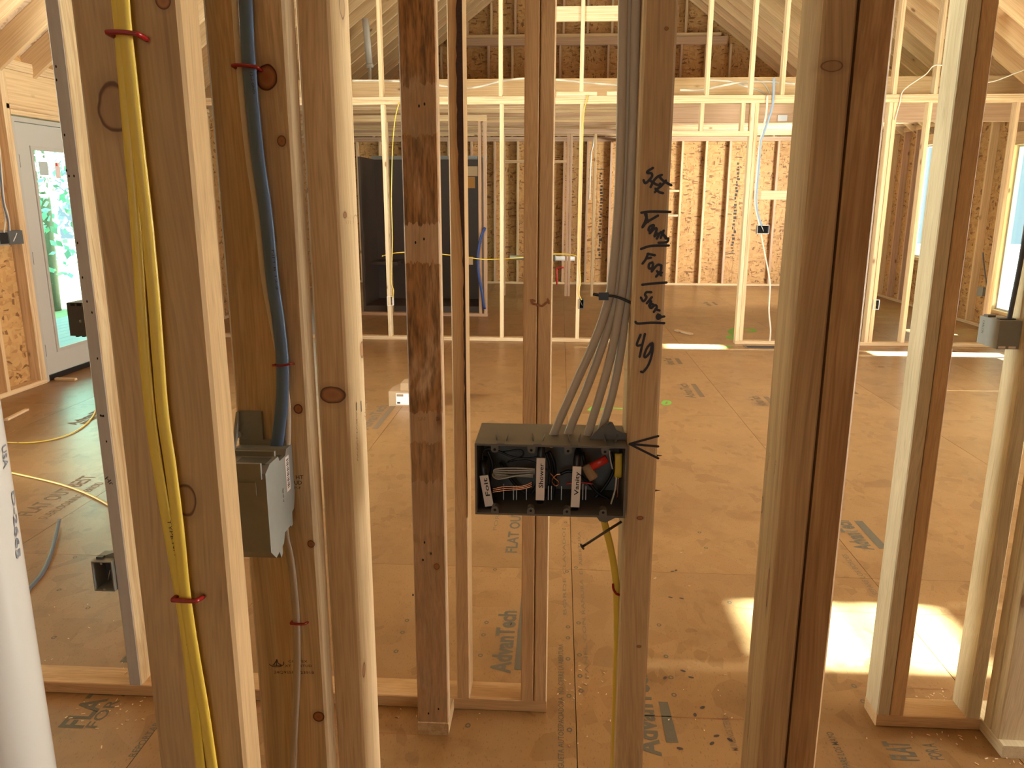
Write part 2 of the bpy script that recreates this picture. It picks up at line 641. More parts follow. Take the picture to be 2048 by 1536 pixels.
floor = struct('floor', 'tan subfloor sheets with printed lettering and seams')
panel('joist_bed', (-5.0, -3.2, -0.30), (5.6, 14.6, -0.030), M['dark'], floor)
GX = [0.0705 + 1.2175 * k for k in range(-4, 5)]
GX = [-4.95] + [x for x in GX if -4.7 < x < 5.0] + [5.55]
GY = [-3.2, -1.88, 0.56, 3.0, 5.44, 7.88, 10.32, 12.76, 14.5]
for i in range(len(GX) - 1):
    for j in range(len(GY) - 1):
        panel('floor_panel', (GX[i] + 0.0012, GY[j] + 0.0008, -0.024), (GX[i + 1] - 0.0012, GY[j + 1] - 0.0008, 0.0), M['floor'], floor)

roof = struct('roof', 'pitched roof of sloping rafters under board sheathing')
Lr = 6.25
for sgn in (1, -1):
    d = Vector((0.8 * sgn, 0, -0.6))
    n = Vector((0.6 * sgn, 0, 0.8))
    xa = Vector((0, sgn, 0))
    rot = Matrix((xa, n, d)).transposed().to_euler()
    me = stock(PL, 0.184, Lr, 0.003)
    y = 14.18
    while y > -3:
        c = Vector((RX, y, RZ)) + d * (Lr / 2) + n * 0.092
        link('rafter', me, M['rafter'], roof, c, rot)
        y -= 0.4064
    for k in range(6):
        c = Vector((RX, 5.65, RZ)) + d * (0.60 + 1.22 * k) + n * (0.184 + 0.008)
        if k == 5:
            continue
        link('roof_sheathing', stock(17.9, 0.014, 1.217, 0.001), M['roofdeck'], roof, c, rot)
lumber('ridge_board', (RX - 0.019, -3, RZ - 0.02), (RX + 0.019, 14.3, RZ + 0.23), 'Y', M['rafter'], roof)


def gable(name, y0, y1, parent, mat):
    pts = [(XL - 0.6, 2.50), (XR + 0.6, 2.50), (XR + 0.6, slope_z(XR + 0.6) + 0.21), (RX, RZ + 0.21), (XL - 0.6, slope_z(XL - 0.6) + 0.21)]
    pts = [(XL - 0.3, 2.4), (XR + 0.3, 2.4), (RX, RZ + 0.2)]
    vs = [(x, y0, z) for x, z in pts] + [(x, y1, z) for x, z in pts]
    k = len(pts)
    fs = [tuple(range(k)), tuple(range(2 * k - 1, k - 1, -1))] + [(i, i + k, (i + 1) % k + k, (i + 1) % k) for i in range(k)]
    return link(name, mesh(name, vs, fs), mat, parent)


def stud_run(parent, axis_pos, coords, z0, z1, along, mats, lim=None):
    """Upright 2x4s of a wall. along 'X': wall runs in X at Y=axis_pos; along 'Y': wall runs in Y at X=axis_pos."""
    for c in coords:
        top = z1(c) if callable(z1) else z1
        mt = mats[int(abs(c) * 97) % len(mats)]
        if along == 'X':
            lumber('stud', (c - PL / 2, axis_pos, z0), (c + PL / 2, axis_pos + PW, top), 'Z', mt, parent)
        else:
            lumber('stud', (axis_pos, c - PL / 2, z0), (axis_pos + PW, c + PL / 2, top), 'Z', mt, parent)


# --- right outside wall: sheathing, studs, plates, with its window openings and an added unseen low slot for sun bounce
wr = struct('wall_right', 'outside wall of strand board and studs right of the back rooms')
holes = [(1.0, 2.2, 0.6, 2.1), (2.33, 2.80, 1.71, 2.10), (3.1, 6.1, 0.6, 2.15), (6.35, 7.75, 0.03, 0.42), (7.80, 8.02, 0.35, 0.95), (8.03, 8.28, 1.62, 1.88), (9.08, 9.50, 0.25, 2.10), (10.5, 11.9, 0.70, 2.24)]
y = YN
for (a, b, z0, z1) in holes + [(14.32, 14.32, 0, 0)]:
    yy = y
    while yy < a - 1e-6:
        y2 = min(a, yy + 1.22)
        panel('sheathing', (XR + PW, yy, 0), (XR + PW + 0.011, y2 - 0.002, 2.6), M['osb'], wr)
        yy = y2
    if b > a:
        panel('sheathing', (XR + PW, a, 0), (XR + PW + 0.011, b - 0.001, z0), M['osb'], wr)
        panel('sheathing', (XR + PW, a, z1), (XR + PW + 0.011, b - 0.001, 2.6), M['osb'], wr)
    y = b
sy = [8.42 + 0.4064 * k for k in range(0, 15)]
sy = [c for c in sy if not any(a - 0.02 < c < b + 0.02 for a, b, _, _ in holes)]
sy += [9.06, 9.52, 10.46, 11.92, 8.72, 2.31, 2.82]
stud_run(wr, XR, sy, PL, 2.47, 'Y', (M['stud'], M['pink'], M['rafter']))
lumber('bottom_plate', (XR, -2.9, 0), (XR + PW, 14.2, PL), 'Y', M['stud'], wr)
lumber('top_plate', (XR, -2.9, 2.47), (XR + PW, 14.2, 2.47 + PL), 'Y', M['rafter'], wr)
lumber('top_plate', (XR, -2.9, 2.47 + PL), (XR + PW, 14.2, 2.546), 'Y', M['rafter'], wr)
for (a, b, z0, z1) in holes[6:]:
    lumber('header', (XR, a, z1), (XR + PW, b, z1 + 0.14), 'Y', M['rafter'], wr)
    lumber('sill_plate', (XR, a, z0 - PL), (XR + PW, b, z0), 'Y', M['rafter'], wr)

for k, (a, b, z0, z1) in enumerate([holes[1], holes[6], holes[7]]):
    wdw = struct('window_%d' % (k + 1), 'white framed window in the right outside wall')
    t = 0.022
    x0, x1 = XR + 0.05, XR + 0.10
    for nm, lo, hi in (('frame_rail', (x0, a, z0), (x1, b, z0 + t)), ('frame_rail', (x0, a, z1 - t), (x1, b, z1)),
                       ('frame_stile', (x0, a, z0 + t), (x1, a + t, z1 - t)), ('frame_stile', (x0, b - t, z0 + t), (x1, b, z1 - t))):
        panel(nm, lo, hi, M['white_pl'], wdw)
    if k == 0:
        panel('glazing_bar', (x0 + 0.01, a + t, 1.872), (x1 - 0.02, b - t, 1.892), M['white_pl'], wdw)
        for yy in (a + 0.055, b - 0.055):
            panel('glazing_bar', (x0 + 0.01, yy - 0.005, z0 + t), (x1 - 0.02, yy + 0.005, z1 - t), M['white_pl'], wdw)
    panel('pane', (x0 + 0.020, a + t, z0 + t), (x0 + 0.024, b - t, z1 - t), M['glass'], wdw)

sunshade = struct('sun_blocker', 'added unseen porch roof outside the right wall')  # added unseen slabs that keep the sun out of the wider openings
panel('sunshade_slab', (XR + 0.13, 0.8, 2.36), (9.2, 2.27, 2.46), M['deck'], sunshade)
panel('sunshade_slab', (XR + 0.13, 2.92, 2.36), (9.2, 6.25, 2.46), M['deck'], sunshade)
panel('sunshade_slab', (XR + 0.13, 6.26, 2.36), (7.95, 7.93, 2.46), M['deck'], sunshade)
panel('sunshade_slab', (XR + 0.13, 8.42, 2.36), (9.2, 12.4, 2.46), M['deck'], sunshade)

# --- left outside wall with the glazed door
wl = struct('wall_left', 'outside wall of strand board and studs left, around the glazed door')
holesL = [(2.3, 4.9, 0.6, 2.1), (6.105, 7.10, 0.0, 2.135), (11.6, 12.8, 0.75, 2.15)]  # the last opening is invented for the back-left fill
y = YN
for (a, b, z0, z1) in holesL + [(14.32, 14.32, 0, 0)]:
    yy = y
    while yy < a - 1e-6:
        y2 = min(a, yy + 1.22)
        panel('sheathing', (XL - PW - 0.011, yy, 0), (XL - PW, y2 - 0.002, 2.6), M['osb'], wl)
        yy = y2
    if b > a:
        if z0 > 0:
            panel('sheathing', (XL - PW - 0.011, a, 0), (XL - PW, b - 0.001, z0), M['osb'], wl)
        panel('sheathing', (XL - PW - 0.011, a, z1), (XL - PW, b - 0.001, 2.6), M['osb'], wl)
    y = b
stud_run(wl, XL - PW, [5.03, 5.24, 5.645, 6.045, 6.0835, 7.12, 7.16, 7.6, 8.0, 8.42, 8.82, 9.23, 9.64, 10.04], PL, 2.46, 'Y', (M['stud'], M['rafter']))
lumber('bottom_plate', (XL - PW, -2.9, 0), (XL, 6.10, PL), 'Y', M['stud'], wl)
lumber('bottom_plate', (XL - PW, 7.10, 0), (XL, 14.2, PL), 'Y', M['stud'], wl)
lumber('top_plate', (XL - PW, -2.9, 2.46), (XL, 14.2, 2.498), 'Y', M['stud'], wl)
lumber('top_plate', (XL - PW, -2.9, 2.498), (XL, 14.2, 2.536), 'Y', M['stud'], wl)
lumber('header', (XL - 0.080, 6.066, 2.205), (XL - 0.006, 7.16, 2.459), 'Y', M['rafter'], wl)
lumber('header_trimmer', (XL - PW, 6.066, 2.165), (XL, 7.16, 2.204), 'Y', M['stud'], wl)
lumber('header_trimmer', (XL - PW, 6.105, 2.125), (XL, 7.10, 2.164), 'Y', M['stud'], wl)

dr = struct('door_1', 'white outside door with a tall glass pane in the left wall')
xf0, xf1 = XL - 0.095, XL - 0.012
panel('jamb', (xf0, 6.108, 0.0), (xf1, 6.148, 2.115), M['doorframe'], dr)
panel('jamb', (xf0, 7.058, 0.0), (xf1, 7.096, 2.115), M['doorframe'], dr)
panel('head_jamb', (xf0, 6.148, 2.08), (xf1, 7.058, 2.115), M['doorframe'], dr)
panel('threshold_shadow', (xf0 - 0.03, 6.148, 0.001), (xf1 - 0.01, 7.058, 0.045), M['black'], dr)  # black stands for the shadow in the gap under the door
xs0, xs1 = XL - 0.065, XL - 0.024
gy0, gy1, gz0, gz1 = 6.335, 6.88, 0.25, 1.875
for nm, lo, hi in (('stile', (xs0, 6.155, 0.05), (xs1, gy0, 2.075)), ('stile', (xs0, gy1, 0.05), (xs1, 7.052, 2.075)),
                   ('rail', (xs0, gy0, 0.05), (xs1, gy1, gz0)), ('rail', (xs0, gy0, gz1), (xs1, gy1, 2.075))):
    panel(nm, lo, hi, M['door'], dr)
for nm, lo, hi in (('glass_bead', (xs1, gy0 - 0.03, gz0 - 0.03), (xs1 + 0.010, gy0, gz1 + 0.03)), ('glass_bead', (xs1, gy1, gz0 - 0.03), (xs1 + 0.010, gy1 + 0.03, gz1 + 0.03)),
                   ('glass_bead', (xs1, gy0, gz0 - 0.03), (xs1 + 0.010, gy1, gz0)), ('glass_bead', (xs1, gy0, gz1), (xs1 + 0.010, gy1, gz1 + 0.03))):
    panel(nm, lo, hi, M['doorframe'], dr)
pane = panel('pane', (xs0 + 0.016, gy0, gz0), (xs0 + 0.022, gy1, gz1), M['glass'], dr)
panel('sticker', (xs0 + 0.0221, 6.42, 1.68), (xs0 + 0.0228, 6.54, 1.79), plain('grey_sticker', (0.42, 0.46, 0.45), 0.6), pane)
st = panel('sticker', (xs0 + 0.0221, 6.63, 1.66), (xs0 + 0.0228, 6.70, 1.79), plain('pale_sticker', (0.75, 0.62, 0.60), 0.6), pane)
panel('sticker_mark', (xs0 + 0.0228, 6.645, 1.76), (xs0 + 0.0232, 6.67, 1.785), M['redwire'], pane)
for hz in (1.78, 1.02, 0.26):
    panel('hinge', (xs1 - 0.004, 6.140, hz - 0.05), (xs1 + 0.009, 6.158, hz + 0.05), M['dnail'], dr)

# --- back wall with its gable
wb = struct('wall_back', 'back wall and gable of strand board and studs')
x = XL
while x < XR:
    x2 = min(XR + 0.09, x + 1.22)
    panel('sheathing', (x, YB + PW, 0), (x2 - 0.003, YB + PW + 0.011, 2.42), M['osb'], wb)
    x = x2
for z0, z1 in ((2.423, 3.64), (3.643, 4.86), (4.863, 6.15)):
    x = XL - 0.3
    while x < XR + 0.3:
        x2 = min(XR + 0.3, x + 2.44)
        # clip each sheet to the roof line
        pts = []
        xs = [x + (x2 - 0.003 - x) * t / 12 for t in range(13)]
        tops = [(q, min(z1, slope_z(q) + 0.19)) for q in xs]
        tops = [(q, t) for q, t in tops if t > z0 + 0.01]
        if len(tops) > 1:
            poly = [(tops[0][0], z0)] + tops + [(tops[-1][0], z0)]
            k = len(poly)
            vs = [(q, YB + PW, t) for q, t in poly] + [(q, YB + PW + 0.011, t) for q, t in poly]
            fs = [tuple(range(k - 1, -1, -1)), tuple(range(k, 2 * k))] + [(i, (i + 1) % k, (i + 1) % k + k, i + k) for i in range(k)]
            link('sheathing', mesh('sheathing', vs, fs), M['osb'], wb)
        x = x2
gable('seam_backing', YB + PW + 0.012, YB + PW + 0.02, wb, M['dark'])  # added dark backing that stops sky showing through the sheet seams
panel('seam_backing', (XL - 0.1, YB + PW + 0.012, 0), (XR + 0.1, YB + PW + 0.02, 2.6), M['dark'], wb)
bx = [2.085 + 0.4064 * k for k in range(-15, 8)]
bx = [b for b in bx if XL < b < XR]
stud_run(wb, YB, bx, PL, 2.47, 'X', (M['pink'], M['stud'], M['pink']))
stud_run(wb, YB, [b - 0.10 for b in bx if -3.6 < b < 4.4], 2.546, lambda c: min(4.02, slope_z(c)), 'X', (M['pink'], M['stud']))
stud_run(wb, YB, [b - 0.05 for b in bx if -1.6 < b < 2.5], 4.20, lambda c: slope_z(c), 'X', (M['pink'], M['stud']))
lumber('bottom_plate', (XL, YB, 0), (XR, YB + PW, PL), 'X', M['stud'], wb)
lumber('top_plate', (XL, YB, 2.47), (XR, YB + PW, 2.508), 'X', M['pink'], wb)
lumber('top_plate', (XL, YB, 2.508), (XR, YB + PW, 2.546), 'X', M['pink'], wb)
lumber('gable_plate', (-1.95, YB - 0.04, 4.02), (2.72, YB + PW, 4.14), 'X', M['pink'], wb)
lumber('gable_plate', (-1.85, YB - 0.02, 4.14), (2.62, YB + PW, 4.20), 'X', M['rafter'], wb)
rgm = random.Random(5)
for xm, zz0, zz1 in ((-0.62, 0.55, 2.05), (0.70, 0.45, 2.0), (3.06, 0.55, 2.2)):
    for zline in (zz0, zz1):
        panel('printed_mark', (xm - 0.06, YB + PW - 0.0015, zline), (xm + 0.05, YB + PW - 0.0005, zline + 0.012), M['stamp'], wb)
    zz = zz0 + 0.05
    while zz < zz1 - 0.06:
        hh = rgm.uniform(0.018, 0.05)
        x_ = xm + rgm.uniform(-0.035, 0.0)
        panel('printed_mark', (x_, YB + PW - 0.0015, zz), (x_ + rgm.uniform(0.02, 0.055), YB + PW - 0.0005, zz + hh), M['stamp'], wb)
        zz += hh + rgm.uniform(0.008, 0.03)
for zz in (1.62, 1.20):
    lumber('block', (1.70, YB, zz), (2.06, YB + PW, zz + PL), 'X', M['stud'], wb)

# --- near end of the house, behind the camera
wn_ = struct('wall_near', 'outside wall behind the viewer')
for x0, x1, z0, z1 in ((XL - 0.1, -0.9, 0, 2.6), (0.3, XR + 0.1, 0, 2.6), (-0.9, 0.3, 0, 0.9), (-0.9, 0.3, 2.1, 2.6)):  # middle gap invented for the fill behind the camera
    panel('sheathing', (x0, YN - 0.011, z0), (x1, YN, z1), M['osb'], wn_)
gable('gable_sheathing', YN - 0.02, YN, wn_, M['osb'])

# --- partition between the great room and the back rooms
PY = 8.33
wf = struct('wall_far', 'open stud partition across the far side of the great room')
for a, b in ((XL, 1.00), (1.876, XR)):
    lumber('bottom_plate', (a, PY, 0), (b, PY + PW, PL), 'X', M['stud'], wf)
lumber('top_plate', (XL, PY, 2.430), (XR, PY + PW, 2.468), 'X', M['stud'], wf)
lumber('top_plate', (XL, PY, 2.468), (XR, PY + PW, 2.506), 'X', M['stud'], wf)
lumber('top_plate', (-0.06, PY, 2.507), (0.345, PY + PW, 2.545), 'X', M['pale'], wf)
lumber('top_plate', (0.445, PY, 2.507), (0.62, PY + PW, 2.545), 'X', M['pale'], wf)
gridL = [0.20 - 0.4064 * k for k in range(-2, 11)]
stud_run(wf, PY, gridL, PL, 2.43, 'X', (M['stud'], M['pale']))
stud_run(wf, PY, [1.895, 2.39, 2.80, 3.232, 3.606, 4.44, 4.85], PL, 2.43, 'X', (M['stud'], M['pale']))
lumber('stud', (1.916, PY, PL), (1.954, PY + PW, 2.43), 'Z', M['stud'], wf)
lumber('stud', (3.255, PY, PL), (3.293, PY + PW, 2.43), 'Z', M['rafter'], wf)
lumber('opening_header', (1.00, PY, 2.118), (1.876, PY + PW, 2.166), 'X', M['stud'], wf)
for c in (1.398, 1.80):
    lumber('cripple_stud', (c - PL / 2, PY, 2.166), (c + PL / 2, PY + PW, 2.43), 'Z', M['stud'], wf)
upx = [0.19 - 0.4064 * k for k in range(0, 10)] + [0.60, 1.01, 1.435, 1.865, 2.17, 2.63, 3.04, 3.25, 3.64, 4.05]
for c in upx:
    z0 = 2.545 if (-0.07 < c < 0.345 or 0.44 < c < 0.62) else 2.506
    if slope_z(c) > z0 + 0.1:
        lumber('gable_stud', (c - PL / 2, PY, z0), (c + PL / 2, PY + PW, slope_z(c) - 0.002), 'Z', (M['stud'], M['pale'])[int(c * 37) % 2], wf)
for a, b in ((-0.36, 0.17), (0.21, 0.58)):
    lumber('block', (a, PY + 0.02, 3.205), (b, PY + 0.058, 3.342), 'X', M['pale'], wf)
lumber('block', (1.954, PY + 0.02, 1.497), (2.371, PY + 0.058, 1.587), 'X', M['pale'], wf)

# --- flat ceiling joists of the back rooms
ce = struct('ceiling', 'flat ceiling joists above the back rooms')
y = 9.12
k = 0
while y < YB:
    lumber('joist', (XL, y, 2.548), (XR, y + PL, 2.783), 'X', (M['rafter'], M['pink'], M['stud'])[k % 3], ce)
    y += 0.4064
    k += 1
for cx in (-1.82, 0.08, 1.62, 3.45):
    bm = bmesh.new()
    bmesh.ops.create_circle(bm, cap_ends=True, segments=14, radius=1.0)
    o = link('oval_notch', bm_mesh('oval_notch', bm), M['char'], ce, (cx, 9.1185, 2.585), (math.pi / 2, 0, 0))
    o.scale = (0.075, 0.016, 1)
# deep beam seen behind the opening's cripples
lumber('beam', (0.95, PY + 0.60, 2.30), (XR - 0.2, PY + 0.64, 2.546), 'X', M['pink'], ce)
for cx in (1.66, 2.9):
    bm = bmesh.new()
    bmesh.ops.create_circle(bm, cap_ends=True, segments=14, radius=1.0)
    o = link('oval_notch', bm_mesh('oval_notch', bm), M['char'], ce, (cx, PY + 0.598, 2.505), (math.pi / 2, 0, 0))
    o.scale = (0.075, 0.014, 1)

# --- bathroom wall in front of the dark shower
wi = struct('wall_inner', 'short stud wall in front of the dark shower')
IY = 10.12
for a, b in ((-2.85, -0.93),):
    lumber('bottom_plate', (a, IY, 0), (b, IY + PW, PL), 'X', M['pink'], wi)
    lumber('top_plate', (a, IY, 2.43), (b, IY + PW, 2.468), 'X', M['rafter'], wi)
    lumber('top_plate', (a, IY, 2.468), (b, IY + PW, 2.506), 'X', M['rafter'], wi)
stud_run(wi, IY, [-2.80, -2.70, -2.20, -1.02, -0.955], PL, 2.43, 'X', (M['pink'], M['rafter']))

wh = struct('wall_hall', 'stud walls of the far hall in front of the back wall')
HY = 12.1
stud_run(wh, HY, [-0.86, 0.10, 0.145], PL, 2.43, 'X', (M['pink'],))
lumber('header', (-0.84, HY, 2.02), (0.08, HY + PW, 2.06), 'X', M['stud'], wh)
lumber('top_plate', (-0.95, HY, 2.43), (0.93, HY + PW, 2.50), 'X', M['pink'], wh)
stud_run(wh, HY, [0.50], PL, 2.43, 'X', (M['rafter'],))
WX = 0.93
stud_run(wh, WX, [11.35, 11.75, 12.15, 12.56, 12.97, 13.37, 13.78], PL, 2.43, 'Y', (M['pink'], M['rafter']))
lumber('bottom_plate', (WX, 11.3, 0), (WX + PW, YB, PL), 'Y', M['pink'], wh)
lumber('top_plate', (WX, 11.3, 2.43), (WX + PW, YB, 2.50), 'Y', M['pink'], wh)

# ------------------------------------------------------------------ near framing: every stud a thing of its own
def knot_local(lo, hi, pw, r):
    c = [(lo[i] + hi[i]) / 2 for i in range(3)]
    return tuple(pw[i] - c[i] for i in range(3))


STUDS = 'bare studs of the near walls'


def stud(name, lo, hi, mat, label, ease=0.003):
    return tag(lumber(name, lo, hi, 'Z', mat, None, ease), label, 'stud', STUDS)


ZT = 2.40
YA = 0.95
YY = 0.66
YBL = 0.911
Y2 = 2.06
# left wall (runs away from the camera)
lo, hi = (-0.3965, YY, PL), (-0.3065, YY + PL, ZT)
kn = [(onY(228, 215, YY), (0.014, 0.05, 0.019), 0.75), (onY(370, 1000, YY), (0.011, 0.05, 0.015), 0.75), (onY(327, 2, YY), (0.006, 0.05, 0.006), 0.9)]
m_y = wood('yellow_cable_stud_lumber', light=(0.46, 0.30, 0.15), dark=(0.37, 0.225, 0.105), grain=0.5, knot_rate=0.97, near=True,
           knots=[(knot_local(lo, hi, p, None), r, t) for p, r, t in kn])
s_yel = stud('stud', lo, hi, m_y, 'nearest stud on the left, carrying the two yellow cables')
lo, hi = (-0.3965, YBL, PL), (-0.3055, YBL + PL, ZT)
kn = [(onY(533, 155, YBL), (0.0115, 0.05, 0.014), 1.0), (onY(563, 282, YBL), (0.005, 0.05, 0.006), 0.9), (onY(596, 818, YBL), (0.0055, 0.05, 0.006), 1.0),
      (onY(622, 1088, YBL), (0.0045, 0.05, 0.005), 1.0), (onY(637, 1433, YBL), (0.0075, 0.05, 0.0075), 1.0)]
m_b = wood('grey_streaked_lumber', light=(0.72, 0.54, 0.33), dark=(0.50, 0.34, 0.18), grain=1.0, knot_rate=0.985, near=True, streak=0.5,
           streak_col=(0.25, 0.20, 0.145), knots=[(knot_local(lo, hi, p, None), r, t) for p, r, t in kn])
s_blue = stud('stud', lo, hi, m_b, 'grey streaked stud carrying the blue cable and a grey box')
# near cross wall A
lo, hi = (-0.3050, YA, PL), (-0.2660, YA + PW, ZT)
kn = [(onY(666, 790, YA), (0.0165, 0.03, 0.011), 0.85), (onY(610, 380, YA), (0.003, 0.02, 0.004), 0.8), (onX(724, 700, -0.266), (0.012, 0.010, 0.011), 0.8),
      (onX(728, 1340, -0.266), (0.012, 0.008, 0.011), 0.8), (onX(684, 10, -0.266), (0.010, 0.012, 0.016), 0.7), (onX(690, 430, -0.266), (0.006, 0.008, 0.004), 0.9)]
m_t = wood('pale_edge_stud_lumber', light=(0.68, 0.49, 0.285), dark=(0.53, 0.34, 0.17), grain=0.8, knot_rate=0.97, near=True,
           knots=[(knot_local(lo, hi, p, None), r, t) for p, r, t in kn])
s_third = stud('stud', lo, hi, m_t, 'stud with a bright rough right face beside the grey streaked stud')
lo, hi = (0.0890, YA, PL), (0.1268, YA + PW, ZT)
kn = [(onY(1333, 57, YA), (0.0022, 0.02, 0.002), 0.9), (onY(1280, 1036, YA), (0.004, 0.02, 0.0025), 1.0), (onY(1278, 1293, YA), (0.003, 0.02, 0.002), 0.9)]
m_4 = wood('marked_stud_lumber', light=(0.60, 0.42, 0.23), dark=(0.50, 0.33, 0.17), grain=0.55, knot_rate=0.985, near=True,
           knots=[(knot_local(lo, hi, p, None), r, t) for p, r, t in kn])
s_4g = stud('stud', lo, hi, m_4, 'stud with black marker handwriting holding the wide switch box')
lo, hi = (0.2847, YA, PL), (0.3213, YA + PW, ZT)
kn = [(onY(1665, 132, YA), (0.012, 0.03, 0.006), 0.6), (onX(1524, 1010, 0.2847), (0.02, 0.006, 0.012), 0.6), (onX(1536, 1175, 0.2847), (0.02, 0.004, 0.028), 0.8), (onX(1498, 1440, 0.2847), (0.02, 0.003, 0.03), 0.7)]
m_d1 = wood('double_stud_left_lumber', light=(0.54, 0.36, 0.185), dark=(0.38, 0.22, 0.10), grain=1.0, knot_rate=0.97, near=True,
            knots=[(knot_local(lo, hi, p, None), r, t) for p, r, t in kn])
s_d1 = stud('stud', lo, hi, m_d1, 'left half of the double stud right of the handwriting')
m_d2 = wood('double_stud_right_lumber', light=(0.48, 0.29, 0.135), dark=(0.31, 0.155, 0.06), grain=1.1, knot_rate=0.97, near=True)
s_d2 = stud('stud', (0.3246, YA, PL), (0.3628, YA + PW, ZT), m_d2, 'reddish right half of the double stud right of the handwriting')
PLT = 'floor plates of the near walls'
for lo, hi, ax, lb in (((-0.3965, -1.2, 0), (-0.3065, 0.9485, PL), 'Y', 'floor plate under the nearest studs on the left'),
                       ((-0.3965, 0.9495, 0), (0.3628, 0.9495 + PW, PL), 'X', 'floor plate under the stud with the handwriting')):
    tag(lumber('bottom_plate', lo, hi, ax, M['near']), lb, 'plate', PLT)
for lo, hi, ax, lb in (((-0.3965, -1.2, ZT), (-0.3065, 0.9485, ZT + PL), 'Y', 'top plate over the nearest studs on the left'),
                       ((-0.3965, 0.9495, ZT), (0.3628, 0.9495 + PW, ZT + PL), 'X', 'top plate over the stud with the handwriting')):
    tag(lumber('top_plate', lo, hi, ax, M['near']), lb, 'plate', PLT)

# second cross wall B (with the door opening in its middle)
m_gl = wood('greyish_stud_lumber', light=(0.58, 0.44, 0.27), dark=(0.42, 0.26, 0.12), grain=1.1, knot_rate=0.85, near=True, weather=((0.50, 0.51, 0.52), -0.0435))
lo, hi = (-1.3035, Y2, PL), (-1.2645, Y2 + PW, ZT)
s_left = stud('stud', lo, hi, m_gl, 'weathered grey stud at far left with two grey boxes on it')
m_st = wood('water_stained_lumber', light=(0.56, 0.40, 0.25), dark=(0.42, 0.27, 0.15), grain=0.8, knot_rate=0.97, near=True, stain=(0.26, 0.115, 0.032),
            knots=[(knot_local((-0.385, 1.945, PL), (-0.296, 1.983, ZT), onY(873, 1133, 1.945), None), (0.008, 0.03, 0.009), 0.9)])
s_stain = stud('stud', (-0.385, 1.945, PL), (-0.296, 1.983, ZT), m_st, 'wide brown water stained stud left of the middle')
s_b2 = stud('stud', (-0.2865, Y2, PL), (-0.2480, Y2 + PW, ZT), M['near'], 'stud with a dark bark edge right behind the stained stud')
s_b3 = stud('stud', (-0.0945, Y2, PL), (-0.0570, Y2 + PW, ZT), M['near'], 'left half of the double stud behind the switch box')
s_b4 = stud('stud', (-0.0552, Y2, PL), (-0.0180, Y2 + PW, ZT), M['near'], 'right half of the double stud behind the switch box')
m_pg = wood('greenlit_tone_lumber', light=(0.64, 0.54, 0.36), dark=(0.52, 0.40, 0.24), grain=0.8, knot_rate=0.72, near=True)  # pale green tone stands in for greenish light on the left faces
s_r1 = stud('stud', (0.9450, Y2, PL), (0.9820, Y2 + PW, ZT), m_pg, 'left half of the right-hand double stud by the sun patch')
s_r2 = stud('stud', (0.9838, Y2, PL), (1.0210, Y2 + PW, ZT), M['near'], 'right half of the right-hand double stud by the sun patch')
s_r3 = stud('stud', (1.1990, Y2, PL), (1.2375, Y2 + PW, ZT), m_pg, 'stud near the right edge holding a grey box with slate cables')
s_r4 = stud('stud', (1.2400, 2.012, PL), (1.3289, 2.050, ZT), m_pg, 'rear stud of the corner pair at the right edge')
s_r5 = stud('stud', (1.2400, 1.972, PL), (1.3289, 2.010, ZT), m_pg, 'front stud of the corner pair at the right edge')
for lo, hi, ax, lb in (((-2.6, Y2, 0), (-0.018, Y2 + PW, PL), 'X', 'long floor plate crossing behind the stained stud'),
                       ((-0.385, 1.940, 0), (-0.296, Y2 - 0.001, PL), 'Y', 'short floor plate end under the stained stud'),
                       ((0.945, Y2, 0), (1.2385, Y2 + PW, PL), 'X', 'short floor plate between the right-hand studs'),
                       ((1.2395, 1.945, 0), (1.3285, 2.149, PL), 'Y', 'floor plate end at the right edge under the corner studs')):
    tag(lumber('bottom_plate', lo, hi, ax, M['near'] if ax == 'X' else m_gl if lo[0] < 0 else m_pg), lb, 'plate', PLT)
for lo, hi, ax, lb in (((-2.6, Y2, ZT), (1.3289, Y2 + PW, ZT + PL), 'X', 'long top plate over the second stud wall'),):
    tag(lumber('top_plate', lo, hi, ax, M['near']), lb, 'plate', PLT)

# bark (wane) on the stud behind the stained one: ragged dark strip let into its right front corner
bm = bmesh.new()
rng = random.Random(3)
prev = None
z = 0.62
while z < 2.2:
    on = 0.005 + 0.011 * max(0, math.sin(z * 4.1 + 0.6)) ** 0.6 + rng.uniform(-0.0015, 0.0015)
    if z < 0.95:
        on *= (z - 0.6) / 0.4
    q = [bm.verts.new((-0.2480 - on, Y2 - 0.0012, z)), bm.verts.new((-0.2482, Y2 - 0.0012, z)), bm.verts.new((-0.2482, Y2 + 0.003, z)), bm.verts.new((-0.2480 - on, Y2 + 0.003, z))]
    if prev:
        for i in range(4):
            bm.faces.new((prev[i], prev[(i + 1) % 4], q[(i + 1) % 4], q[i]))
    prev = q
    z += 0.018
o = link('bark_edge', bm_mesh('bark_edge', bm), M['barkedge'], s_b2)
o['label'] = 'dark bark left on the edge'

# ---- marker handwriting on the stud with the switch box
H = []


def pen(ox, oy, pts, Y=YA):
    H.append([onY(ox + a / 6.4, oy + b / 6.4, Y - 0.0006) for a, b in pts])


